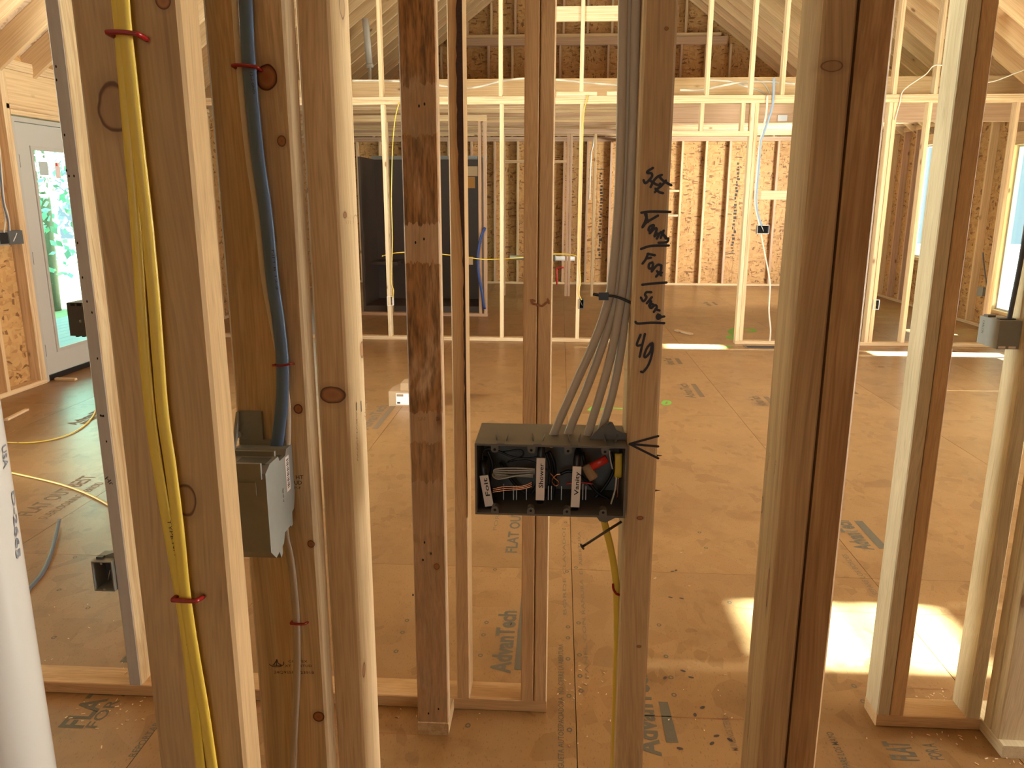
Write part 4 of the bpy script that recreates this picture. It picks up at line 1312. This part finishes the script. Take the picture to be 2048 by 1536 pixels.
prism('nail_bracket', [(-1.355, 0.456), (-1.3045, 0.456), (-1.3045, 0.474), (-1.318, 0.470)], 2.075, 2.080, M['grey_pl'], lb_)
panel('clip', (-1.3570, 2.060, 0.4562), (-1.3380, 2.075, 0.4640), M['dark_pl'], lb_)
link('nail', sweep('nail', [(-1.316, 2.056, 0.425), (-1.326, 2.056, 0.392)], 0.003, 0.003, (0, 1, 0), 6, 2), M['steel'], lb_)
for zz in (0.4500, 0.3665):
    bm = bmesh.new()
    bmesh.ops.create_circle(bm, cap_ends=True, segments=10, radius=0.004)
    link('screw_tab', bm_mesh('screw_tab', bm), M['grey_pl'], b_, (-1.335, 2.0465, zz), (math.pi / 2, 0, 0))

# ---- box with slate cables on the right-edge stud
rb_ = empty('outlet_box', (1.199, 2.13, 1.16), 'grey box with slate cables on the stud at the right edge', 'box', SB)
b_ = slab_box('body', (1.1430, 2.085, 1.1205), (1.1985, 2.185, 1.1950), 0.003, '+Y', M['grey_pl'], rb_)
for dx in (0.004, 0.030):
    panel('clamp_slot', (1.1430 + dx, 2.0845, 1.1225), (1.1430 + dx + 0.018, 2.0850, 1.1280), M['label'], b_)
panel('top_clip', (1.150, 2.100, 1.1952), (1.190, 2.118, 1.1990), M['dark_pl'], b_)
panel('top_clip', (1.145, 2.150, 1.1952), (1.165, 2.172, 1.2000), M['dark_pl'], b_)
text_on('moulded_lettering', 'CARLON', (1.1427, 2.168, 1.185), (1.1427, 2.168, 1.150), (-1, 0, 0), M['stamp'], b_, 0.010)
cable(pY(2.105, (2062, 400), (2050, 470), (2040, 530), (2026, 600), (2018, 640), (2015, 655)), 0.013, 0.008, M['slate'], 'thin slate cable entering the box at the right edge')
cable(pY(2.125, (2078, 400), (2066, 480), (2058, 540), (2048, 610), (2038, 655)), 0.026, 0.009, M['slate'], 'wide slate cable entering the box at the right edge')

# ---- white plastic pipe at the lower left
pz = onY(115, 1536, 0.52)
pr = 0.030
pcx = pz.x - pr * 1.28
bm = bmesh.new()
bmesh.ops.create_cone(bm, cap_ends=True, segments=48, radius1=pr, radius2=pr, depth=2.40)
me = bm_mesh('plastic_pipe', bm)
for p_ in me.polygons:
    p_.use_smooth = len(p_.vertices) == 4
pipe = tag(link('plastic_pipe', me, M['white_pl'], None, (pcx, 0.52, 1.20)), 'white plastic pipe standing at the left edge of the picture', 'pipe')
def on_pipe(ang, z):
    return Vector((pcx + math.sin(ang) * (pr + 0.0004), 0.52 - math.cos(ang) * (pr + 0.0004), z))


def pipe_hit(px, py):
    d = ray(px, py)
    ox, oy = EYE.x - pcx, EYE.y - 0.52
    A_, B_, C_ = d.x * d.x + d.y * d.y, 2 * (ox * d.x + oy * d.y), ox * ox + oy * oy - pr * pr
    t_ = (-B_ - math.sqrt(max(0, B_ * B_ - 4 * A_ * C_))) / (2 * A_)
    p_ = EYE + d * t_
    return math.atan2(p_.x - pcx, -(p_.y - 0.52)), p_.z


ink_p = plain('pipe_print_ink', (0.17, 0.17, 0.19), 0.6)
for txt, q0, q1, hgt in (('USA', (3, 893), (7, 938), 0.0065), ('D-2665', (22, 985), (32, 1120), 0.0060)):
    me_t, tx0, tx1 = text_mesh(txt, 0.02)
    me = me_t.copy()
    a0, z0_ = pipe_hit(*q0)
    a1, z1_ = pipe_hit(*q1)
    for v in me.vertices:
        tt = (v.co.x - tx0) / (tx1 - tx0)
        hh = v.co.y / 0.69 * hgt
        v.co = on_pipe(a0 + (a1 - a0) * tt + hh / pr, z0_ + (z1_ - z0_) * tt)
    me.materials.clear()
    link('pipe_print', me, ink_p, pipe)

# ------------------------------------------------------------------ printing and marks on the subfloor
ZF = 0.0006


def fl(x, y, dz=0.0):
    p = onZ(x, y)
    return Vector((p.x, p.y, ZF + dz))


def along_y(px, py0, py1):
    """Floor line that runs straight away from the viewer, from photo row py0 to row py1, starting at px."""
    a = fl(px, py0)
    b = onZ(1024, py1)
    return a, Vector((a.x, b.y, ZF))


def floor_text(s, px, py0, py1, h, mat, bold=0.0, dx=0.0):
    a, b = along_y(px, py0, py1)
    a.x += dx
    b.x += dx
    # the letters' tops point to the left (-X)
    return text_on('printed_lettering', s, a, b, (0, 0, 1), M[mat], floor, h, bold)


def floor_rect(x0, x1, y0, y1, mat, name='printed_bar', taper=0.0):
    return link(name, mesh(name, [(x0, y0, ZF), (x1, y0, ZF), (x1 - taper, y1, ZF), (x0, y1, ZF)], [(0, 1, 2, 3)]), M[mat], floor)


# logo behind the double stud
floor_text('AdvanTech', 1019, 1347, 1222, 0.062, 'print', 0.035)
a, b = along_y(1021, 1339, 1182)
floor_rect(a.x + 0.012, a.x + 0.055, a.y, b.y, 'print')
floor_text('FLAT OUT BEST', 1033, 1106, 985, 0.048, 'print', 0.022)
floor_text('FOR', 1036, 1062, 1030, 0.018, 'print_faint', 0, -0.10)
# logo right of the marked stud
a, b = along_y(1322, 1500, 1320)
floor_text('AdvanTech', 1322, 1513, 1330, 0.062, 'print', 0.035)
a, b = along_y(1330, 1485, 1392)
floor_rect(a.x + 0.004, a.x + 0.038, a.y, b.y, 'print', taper=0.006)
floor_text('MUNLENOS STERRU', 1478, 1502, 1415, 0.020, 'print_faint', 0.004)
floor_text('LENGUETA AUTOESPACIADORA  NO CIERRE LA ABERTURA', 1128, 1560, 1285, 0.016, 'print', 0.006)
floor_text('PANEL CON RANURA  E1 ABERTURA', 1178, 1358, 1060, 0.013, 'print_faint', 0.004)
floor_text('BORDE CLAVADO', 1133, 1230, 1060, 0.013, 'print_faint', 0.004)
floor_text('FLAT OUT', 163, 1457, 1330, 0.070, 'print', 0.028)
floor_text('FOR A LIFETIME', 192, 1456, 1300, 0.034, 'print', 0.012)
floor_text('REPORTAR CUALQUIER', 270, 1514, 1400, 0.020, 'print', 0.008)
floor_text('FLAT', 1838, 1522, 1452, 0.070, 'print', 0.028)
floor_text('FOR A', 1890, 1520, 1452, 0.036, 'print', 0.012)
floor_text('SEPARE LOS MAYO', 1708, 1548, 1438, 0.020, 'print', 0.006)
floor_text('SEPARE LOS BORDES', 1758, 1190, 1090, 0.022, 'print_faint', 0.006)
floor_text('FLAT OUT BEST', 62, 1032, 972, 0.085, 'print_faint', 0.02)
floor_text('SUBFLOORING PERIOD', 72, 1038, 985, 0.045, 'print_faint', 0.01, 0.05)
for (px, y0, y1) in ((1748, 1100, 1024), (1535, 812, 785), (1392, 796, 762), (1700, 790, 765), (150, 850, 828), (1425, 612, 600), (1350, 730, 712), (1770, 735, 722), (1840, 775, 760), (735, 860, 815)):
    floor_text('AdvanTech', px, y0, y1, 0.075, 'print_faint' if y0 < 1000 else 'print', 0.035)
    a, b = along_y(px + 4, y0 - 2, y1)
    floor_rect(a.x + 0.015, a.x + 0.055, a.y, b.y, 'print_faint' if y0 < 1000 else 'print')
# little rings printed where the nails go
ringpts = [(961, 1311), (967, 1270), (973, 1245), (792, 1303), (805, 1265), (814, 1241), (990, 1139), (1136, 1254), (1136, 1276), (1136, 1318), (1138, 1392), (1139, 1460), (1157, 1246), (1159, 1310), (1160, 1352), (1162, 1382),
           (1152, 1135), (1134, 1143), (1318, 1250), (1332, 1313), (1342, 1355), (1348, 1390), (1459, 1205), (1708, 1372), (1726, 1403), (936, 1451), (118, 1180), (108, 1275), (176, 1216), (150, 1115), (1412, 1096), (1399, 1065), (1128, 1058), (1131, 1045)]
bm = bmesh.new()
n_ = 8
vi = [bm.verts.new((0.55 * math.cos(2 * math.pi * k / n_), 0.55 * math.sin(2 * math.pi * k / n_), 0)) for k in range(n_)]
vo_ = [bm.verts.new((math.cos(2 * math.pi * k / n_), math.sin(2 * math.pi * k / n_), 0)) for k in range(n_)]
for k in range(n_):
    bm.faces.new((vi[k], vo_[k], vo_[(k + 1) % n_], vi[(k + 1) % n_]))
ring_me = bm_mesh('nail_ring', bm)
ring_me.materials.append(M['print'])
for i, (a, b) in enumerate(ringpts):
    o = link('nail_ring', ring_me, None, floor, fl(a, b))
    o.scale = (0.0085, 0.0105, 1)
# snapped chalk lines, and window-bar shadows painted across the sun patch
for yy, x0, x1 in ((2.065, 0.2, 0.62), (1.938, -0.75, -0.39), (2.255, 0.95, 1.24), (2.40, 1.02, 1.7), (2.725, 0.7, 1.6)):
    floor_rect(x0, x1, yy - 0.002, yy + 0.002, 'rust_shadow_brown', 'chalk_shadow_line')
# green marking paint
for pts in ([(1178, 821), (1190, 812), (1200, 818), (1222, 816), (1250, 818)], [(1326, 808), (1330, 802), (1338, 803), (1338, 808), (1328, 810)],
            [(1456, 672), (1462, 678), (1470, 672), (1460, 664), (1470, 657), (1490, 657), (1506, 659), (1507, 663), (1495, 664)], [(1425, 697), (1445, 695), (1462, 692)]):
    strokes('paint_mark', [[fl(a, b) for a, b in pts]], 0.03 if pts[0][1] > 700 else 0.06, (0, 0, 1), M['green'], floor)
# dark scuffs and boot marks
for (a, b) in ((1345, 1143), (1352, 1141), (1363, 1197), (1341, 1195), (1382, 1355), (1330, 1356), (1366, 1342), (1433, 1472), (1424, 1487), (1460, 1480), (1360, 1497), (1390, 1430), (1405, 1415)):
    bm = bmesh.new()
    bmesh.ops.create_circle(bm, cap_ends=True, segments=7, radius=1)
    o = link('scuff_mark', bm_mesh('scuff_mark', bm), M['stamp'], floor, fl(a, b), (0, 0, a))
    o.scale = (0.010, 0.0055, 1)

# ------------------------------------------------------------------ things lying on the floor
rng = random.Random(11)
bm = bmesh.new()
for (cx, cy, sx, sy, n_) in ((240, 1420, 60, 22, 60), (1150, 1380, 26, 20, 22), (850, 1440, 50, 20, 22), (1880, 1395, 18, 6, 24), (1920, 1475, 70, 8, 30), (2010, 1520, 30, 6, 20), (1420, 1400, 90, 50, 26), (120, 1250, 60, 80, 16), (1340, 1150, 60, 60, 14), (1160, 1410, 40, 60, 24), (260, 1340, 20, 6, 18)):
    for k in range(int(n_ * 0.6)):
        zz = 0.0385 if (cy in (1395, 1340)) else 0.0
        p = onZ(cx + rng.gauss(0, sx), cy + rng.gauss(0, sy), zz)
        L_, w_, h_ = rng.uniform(0.003, 0.011), rng.uniform(0.0012, 0.0032), rng.uniform(0.0006, 0.002)
        vs = add_box(bm, (-L_ / 2, -w_ / 2, 0), (L_ / 2, w_ / 2, h_))
        mt = Matrix.Translation((p.x, p.y, zz + 0.0012)) @ Matrix.Rotation(rng.uniform(0, 6.28), 4, 'Z') @ Matrix.Rotation(rng.uniform(-0.3, 0.3), 4, 'Y')
        for v in vs:
            v.co = mt @ v.co
o = link('sawdust', bm_mesh('sawdust', bm), M['chip'])
o['kind'] = 'stuff'
tag(o, 'pale sawdust and wood chips scattered along the floor plates', 'sawdust')


def stick(pa, pb, w, h, label):
    a, b = onZ(*pa), onZ(*pb)
    L_ = (b - a).length
    o = link('wood_offcut', stock(w, h, L_, 0.002), M['pale'])
    o.location = (a + b) / 2 + Vector((0, 0, h / 2))
    o.rotation_euler = Matrix((Vector((0, 0, 1)).cross((b - a).normalized()), Vector((0, 0, 1)), (b - a).normalized())).transposed().to_euler()
    return tag(o, label, 'offcut', 'thin wood offcuts on the floor')


stick((1352, 662), (1383, 670), 0.05, 0.02, 'pale wood strip on the floor by the far bright spot')
stick((12, 842), (54, 821), 0.03, 0.015, 'thin wood strip on the floor at the left edge')
stick((112, 760), (152, 761), 0.035, 0.02, 'thin wood strip on the floor in front of the glazed door')
cable([onZ(a, b, 0.006) for a, b in ((-40, 880), (22, 885), (60, 885), (100, 880), (140, 868), (170, 850), (186, 832), (192, 818), (200, 800))], 0.012, 0.007, M['yellow'], 'yellow cable curving across the floor toward the glazed door')
cable([onZ(a, b, 0.006) for a, b in ((-30, 935), (25, 946), (70, 956), (112, 966), (150, 978), (190, 995), (225, 1015), (262, 1040))], 0.012, 0.010, M['yellow'], 'pair of yellow cables on the floor left of the grey stud')
cable([onZ(a, b, 0.004) + Vector((0, 0, h)) for a, b, h in ((40, 1200, 0), (62, 1175, 0.002), (85, 1148, 0.004), (100, 1120, 0.01), (112, 1085, 0.02), (120, 1052, 0.03))], 0.016, 0.014, M['slate'], 'short dark cable end lying on the floor at left')

cb = empty('cardboard_box', onZ(795, 812), 'low cardboard box with a white shipping label on the floor behind the stained stud', 'box')
pa = onZ(778, 812)
panel('carton', (pa.x, pa.y, 0), (pa.x + 0.34, pa.y + 0.22, 0.112), M['card'], cb)
panel('shipping_label', (pa.x + 0.055, pa.y - 0.001, 0.012), (pa.x + 0.15, pa.y, 0.098), M['label'], cb)
panel('label_print', (pa.x + 0.060, pa.y - 0.0016, 0.074), (pa.x + 0.110, pa.y - 0.001, 0.092), M['stamp_faint'], cb)
panel('label_print', (pa.x + 0.062, pa.y - 0.0016, 0.020), (pa.x + 0.085, pa.y - 0.001, 0.032), M['ink'], cb)
cb2 = empty('cardboard_box', (pa.x + 0.2, pa.y + 0.1, 0.112), 'smaller cardboard box on top of the labelled carton', 'box')
panel('carton', (pa.x + 0.085, pa.y + 0.03, 0.1122), (pa.x + 0.30, pa.y + 0.19, 0.168), M['card'], cb2)

fv = empty('floor_vent', onZ(1515, 693), 'dark floor vent by the far partition', 'vent')
pv = onZ(1492, 696)
panel('frame', (pv.x, pv.y, 0.0002), (pv.x + 0.36, pv.y + 0.12, 0.004), M['slate'], fv)
for k in range(6):
    panel('slat', (pv.x + 0.02, pv.y + 0.012 + 0.017 * k, 0.004), (pv.x + 0.34, pv.y + 0.020 + 0.017 * k, 0.006), M['black'], fv)


# ------------------------------------------------------------------ things in the far rooms
def wall_outlet(px, py, Y, label, w=0.06, h=0.10, d=0.06, mat='gauge'):
    p = onY(px, py, Y)
    e = empty('outlet_box', p, label, 'box', SB)
    b_ = slab_box('body', (p.x - w / 2, p.y - 0.01, p.z - h / 2), (p.x + w / 2, p.y + d, p.z + h / 2), 0.004, '-Y', M[mat], e)
    panel('dark_inside', (p.x - w / 2 + 0.005, p.y + d - 0.012, p.z - h / 2 + 0.005), (p.x + w / 2 - 0.005, p.y + d - 0.005, p.z + h / 2 - 0.005), M['char'], e)
    link('wire_ends', sweep('wire_ends', [(p.x + 0.015, p.y + 0.03, p.z - 0.02), (p.x, p.y + 0.02, p.z + 0.01), (p.x - 0.012, p.y + 0.03, p.z + 0.035)], 0.006, 0.006, (0, 1, 0), 5, 2), M['white_c'], e)
    return e


wall_outlet(780, 602, PY, 'outlet box on the partition stud left of the stained stud', mat='label')
wall_outlet(1162, 608, PY, 'outlet box on the partition stud right behind the pale cables', mat='dark_pl')
wall_outlet(1752, 609, PY, 'outlet box on the partition stud between the right-hand double studs', mat='gauge')
e = wall_outlet(1526, 459, PY, 'pale metal switch box on the partition stud beyond the handwriting', 0.12, 0.085, 0.05, 'gauge')
pr_ = onX(1962, 583, XR - 0.01)
e = empty('outlet_box', pr_, 'grey box on the right outside wall beside the bright window', 'box', SB)
panel('body', (XR - 0.02, pr_.y - 0.06, pr_.z - 0.05), (XR + 0.04, pr_.y + 0.06, pr_.z + 0.05), M['grey_pl'], e)
panel('cover_lip', (XR - 0.024, pr_.y - 0.065, pr_.z - 0.055), (XR - 0.02, pr_.y + 0.065, pr_.z + 0.055), M['grey_pl'], e)
pl_ = onX(18, 475, XL + 0.01)
e = empty('outlet_box', pl_, 'two-gang box with wires on the stud left of the glazed door', 'box', SB)
b_ = panel('body', (XL - 0.07, 5.74, pl_.z - 0.055), (XL + 0.015, 5.86, pl_.z + 0.05), M['grey_pl'], e)
b2_ = panel('dark_opening', (XL + 0.015, 5.862 - 0.10, pl_.z - 0.045), (XL + 0.017, 5.855, pl_.z + 0.04), M['char'], e)
panel('body', (XL - 0.03, 5.86, pl_.z - 0.055), (XL + 0.02, 6.02, pl_.z + 0.05), M['dark_pl'], e)
link('wire_ends', sweep('wire_ends', [(XL + 0.021, 5.90, pl_.z - 0.03), (XL + 0.025, 5.93, pl_.z + 0.01), (XL + 0.022, 5.95, pl_.z + 0.03)], 0.008, 0.006, (0, 0, 1), 5, 2), M['label'], e)
for k, (pts, mt, lb) in enumerate((([(-6, 250), (2, 330), (8, 400), (16, 430), (20, 462)], 'white_c', 'right'), ([(-10, 260), (-2, 340), (5, 405), (10, 440), (8, 465)], 'white_c', 'left'), ([(-3, 300), (6, 400), (16, 440), (17, 465)], 'slate', 'dark middle'))):
    cable([onX(a, b, XL + 0.012 + 0.022 * k) for a, b in pts], 0.014, 0.010, M[mt], '%s cable dropping to the box left of the glazed door' % lb, (0, 1, 0))
cable(pY(PY - 0.01, (798, 205), (790, 240), (785, 300), (783, 400), (785, 480), (783, 560), (787, 580), (786, 596)), 0.010, 0.007, M['yellow'], 'yellow cable down the partition stud left of the stained stud')
cable(pY(PY + 0.10, (784, 512), (775, 510), (765, 512)) + pY(PY + 0.10, (800, 505), (860, 506), (930, 514), (975, 519), (1030, 516), (1045, 515), (1075, 512), (1112, 508), (1150, 511), (1160, 525)), 0.011, 0.008, M['yellow'], 'yellow cable strung level through the partition studs', (0, 0, 1))
cable(pY(PY - 0.01, (1176, 190), (1168, 225), (1164, 300), (1160, 400), (1158, 510), (1161, 560), (1158, 585), (1163, 600)), 0.009, 0.007, M['yellow'], 'yellow cable down the partition stud behind the pale cables')
cable(pY(PY - 0.012, (1548, 155), (1547, 190), (1543, 220), (1528, 265), (1521, 285), (1518, 330), (1514, 375), (1512, 400), (1516, 430), (1524, 452)), 0.022, 0.010, M['bluegrey'], 'blue cable down the stud beside the far opening')
cable(pY(PY - 0.010, (1535, 190), (1532, 230), (1520, 285), (1514, 340), (1510, 395), (1512, 420), (1519, 450)), 0.020, 0.012, M['white_c'], 'white cable beside the blue one at the far opening')
cable(pY(PY + 0.02, (1522, 468), (1528, 500), (1535, 535), (1540, 570), (1538, 620), (1541, 660), (1539, 688)), 0.016, 0.010, M['white_c'], 'white cable hanging below the pale metal switch box')
cable(pY(PY + 0.13, (1360, 180), (1400, 180), (1440, 172), (1480, 165), (1530, 163), (1590, 168)), 0.022, 0.014, M['white_c'], 'white cable sagging along the joists above the far opening', (0, 0, 1))
cable(pY(PY + 0.16, (1420, 160), (1460, 163), (1490, 172), (1520, 182), (1535, 192)), 0.020, 0.014, M['white_c'], 'white cable curving down over the far opening plate', (0, 0, 1))
cable(pY(PY + 0.15, (1510, 158), (1525, 165), (1535, 178), (1541, 190)), 0.018, 0.014, M['white_c'], 'short white cable arching over the far opening plate', (0, 0, 1))
cable(pY(PY + 0.14, (705, 161), (790, 162), (870, 170), (930, 176), (965, 172), (1000, 163), (1048, 157), (1120, 160), (1180, 166), (1240, 170), (1300, 172)), 0.020, 0.012, M['white_c'], 'white cable strung along the joists left of the pale cables', (0, 0, 1))
cable(pY(PY - 0.01, (2048, 140), (1965, 165), (1880, 130), (1850, 150), (1808, 180), (1800, 205), (1790, 240)), 0.011, 0.008, M['white_c'], 'thin cable crossing the upper right framing', (0, 0, 1))
cable([onX(a, b, XR - 0.012) for a, b in ((1966, 505), (1968, 530), (1972, 560), (1974, 585), (1976, 598))], 0.02, 0.012, M['slate'], 'dark cable at the grey box on the right outside wall', (0, 1, 0))

# dark one-piece shower behind the short stud wall
sh = empty('shower_stall', (-1.8, 10.7, 0), 'dark grey one-piece shower stall in the back room', 'shower')
sx0, sx1, sy0, sy1, sz = -2.60, -1.03, 10.26, 11.10, 2.02
panel('back_panel', (sx0, sy1 - 0.03, 0.02), (sx1, sy1, sz), M['stall'], sh)
panel('side_panel', (sx0, sy0, 0.02), (sx0 + 0.03, sy1 - 0.03, sz), M['stall'], sh)
panel('side_panel', (sx1 - 0.03, sy0, 0.02), (sx1, sy1 - 0.03, sz), M['stall'], sh)
panel('base_pan', (sx0 + 0.03, sy0, 0.0), (sx1 - 0.03, sy1 - 0.03, 0.11), M['stall'], sh)
panel('top_flange', (sx0 - 0.02, sy1 - 0.005, sz - 0.02), (sx1 + 0.02, sy1 + 0.01, sz + 0.05), M['grey_pl'], sh)
panel('seat_ledge', (sx0 + 0.03, sy0 + 0.35, 0.62), (sx0 + 0.40, sy1 - 0.03, 0.66), M['stall'], sh)
panel('packing_board', (sx1 - 0.30, sy1 - 0.05, 1.80), (sx1 - 0.10, sy1 - 0.03, 1.93), M['chip'], sh)
panel('packing_board', (sx1 - 0.26, sy0 - 0.005, 0.66), (sx1 - 0.10, sy0 + 0.02, 0.76), M['chip'], sh)
panel('orange_sticker', (sx1 - 0.29, sy1 - 0.034, 1.64), (sx1 - 0.15, sy1 - 0.031, 1.79), M['orange'], sh)
cable(pY(10.105, (970, 455), (962, 475), (956, 510), (957, 545), (963, 580), (969, 618)), 0.035, 0.03, M['blue_line'], 'dark blue water line hanging by the shower')

vp = empty('vent_pipe', onY(735, 165, 10.6), 'white plastic vent pipe rising to the roof at upper left', 'pipe')
for nm, pts, w_ in (('upper_pipe', [(731, 38), (739, 130)], 0.085), ('reducer', [(739, 128), (740, 136)], 0.095), ('lower_pipe', [(739, 134), (741, 200)], 0.045)):
    link(nm, sweep(nm, pY(10.6, *pts), w_, w_, (1, 0, 0), 14, 2), M['white_pl'], vp)
dp = empty('drain_pipe', onY(1120, 516, 12.6), 'white drain pipe lying level in the far hall', 'pipe')
link('run', sweep('run', pY(12.6, (1020, 515), (1150, 517)), 0.075, 0.075, (0, 1, 0), 14, 2), M['white_pl'], dp)
link('coupling', sweep('coupling', pY(12.6, (1106, 516), (1112, 516)), 0.10, 0.10, (0, 1, 0), 14, 2), M['grey_pl'], dp)
dp2 = empty('water_line', onY(1114, 560, 13.6), 'red water line rising by the back wall', 'pipe')
link('riser', sweep('riser', pY(13.6, (1114, 570), (1113, 540), (1115, 536), (1128, 535)), 0.03, 0.03, (0, 1, 0), 8, 3), M['redwire'], dp2)
cable(pY(13.9, (1192, 255), (1186, 290), (1182, 310), (1180, 360), (1179, 400)), 0.03, 0.02, M['white_c'], 'white cable down the back wall left of the pale cables')
pl_ = onY(1565, 236, PY + 0.59)
o = panel('joint_plate', (pl_.x - 0.05, pl_.y, pl_.z - 0.03), (pl_.x + 0.05, pl_.y + 0.005, pl_.z + 0.03), M['gauge'], ce)

# ------------------------------------------------------------------ outdoors, through the door glass
gr = struct('ground', 'leaf covered ground outside')
panel('turf', (-40, -15, -0.75), (-6.6, 40, -0.60), M['ground'], gr)
panel('turf', (5.6, -15, -0.75), (40, 40, -0.60), M['ground'], gr)
pd = struct('porch_deck', 'pale board deck outside the glazed door')
x = XL - 0.14
k = 0
while x > -6.6:
    panel('deck_board', (x - 0.135, 4.5, -0.10), (x, 13.0, -0.06), M['deck'], pd)
    x -= 0.142
panel('deck_beam', (-6.62, 4.5, -0.6), (XL - 0.12, 13.0, -0.101), M['deck'], pd)


def tree(x, y, h, r, seed, label):
    rg = random.Random(seed)
    e = empty('tree', (x, y, -0.6), label, 'tree', 'trees outside the door')
    link('trunk', sweep('trunk', [(x, y, -0.62), (x + 0.1, y, h * 0.5), (x - 0.05, y + 0.1, h)], 0.22, 0.22, (1, 0, 0), 10, 4), M['bark'], e)
    vs, fs = [], []
    for i in range(3600):
        u = Vector((rg.gauss(0, 1), rg.gauss(0, 1), rg.gauss(0, 1))).normalized() * (rg.random() ** 0.4) * r
        c = Vector((x, y, h * 0.52)) + Vector((u.x, u.y, u.z * h * 0.55 / r))
        s_ = rg.uniform(0.05, 0.11)
        a = Vector((rg.gauss(0, 1), rg.gauss(0, 1), rg.gauss(0, 1))).normalized()
        b2 = a.orthogonal().normalized()
        k0 = len(vs)
        vs += [c - a * s_, c + b2 * s_ * 0.6, c + a * s_, c - b2 * s_ * 0.6]
        fs.append((k0, k0 + 1, k0 + 2, k0 + 3))
    o = link('foliage', mesh('foliage', vs, fs), M['leaf'], e)
    o['kind'] = 'stuff'


tree(-8.6, 9.6, 5.0, 1.5, 1, 'leafy tree nearest outside the glazed door, seen at the left of the glass')
tree(-9.6, 14.3, 6.5, 2.2, 2, 'leafy tree outside, filling the middle of the door glass')
tree(-13.5, 20.5, 8.5, 3.2, 3, 'tall leafy tree far behind the door glass')
tree(-11.8, 11.6, 5.0, 1.3, 4, 'small bright tree outside the glazed door behind the nearest one')
tree(-19.5, 17.0, 7.5, 2.6, 5, 'wide leafy tree far outside at the left side of the door glass')
tree(-12.0, 30.5, 9.0, 2.8, 6, 'leafy tree farthest outside at the right side of the door glass')
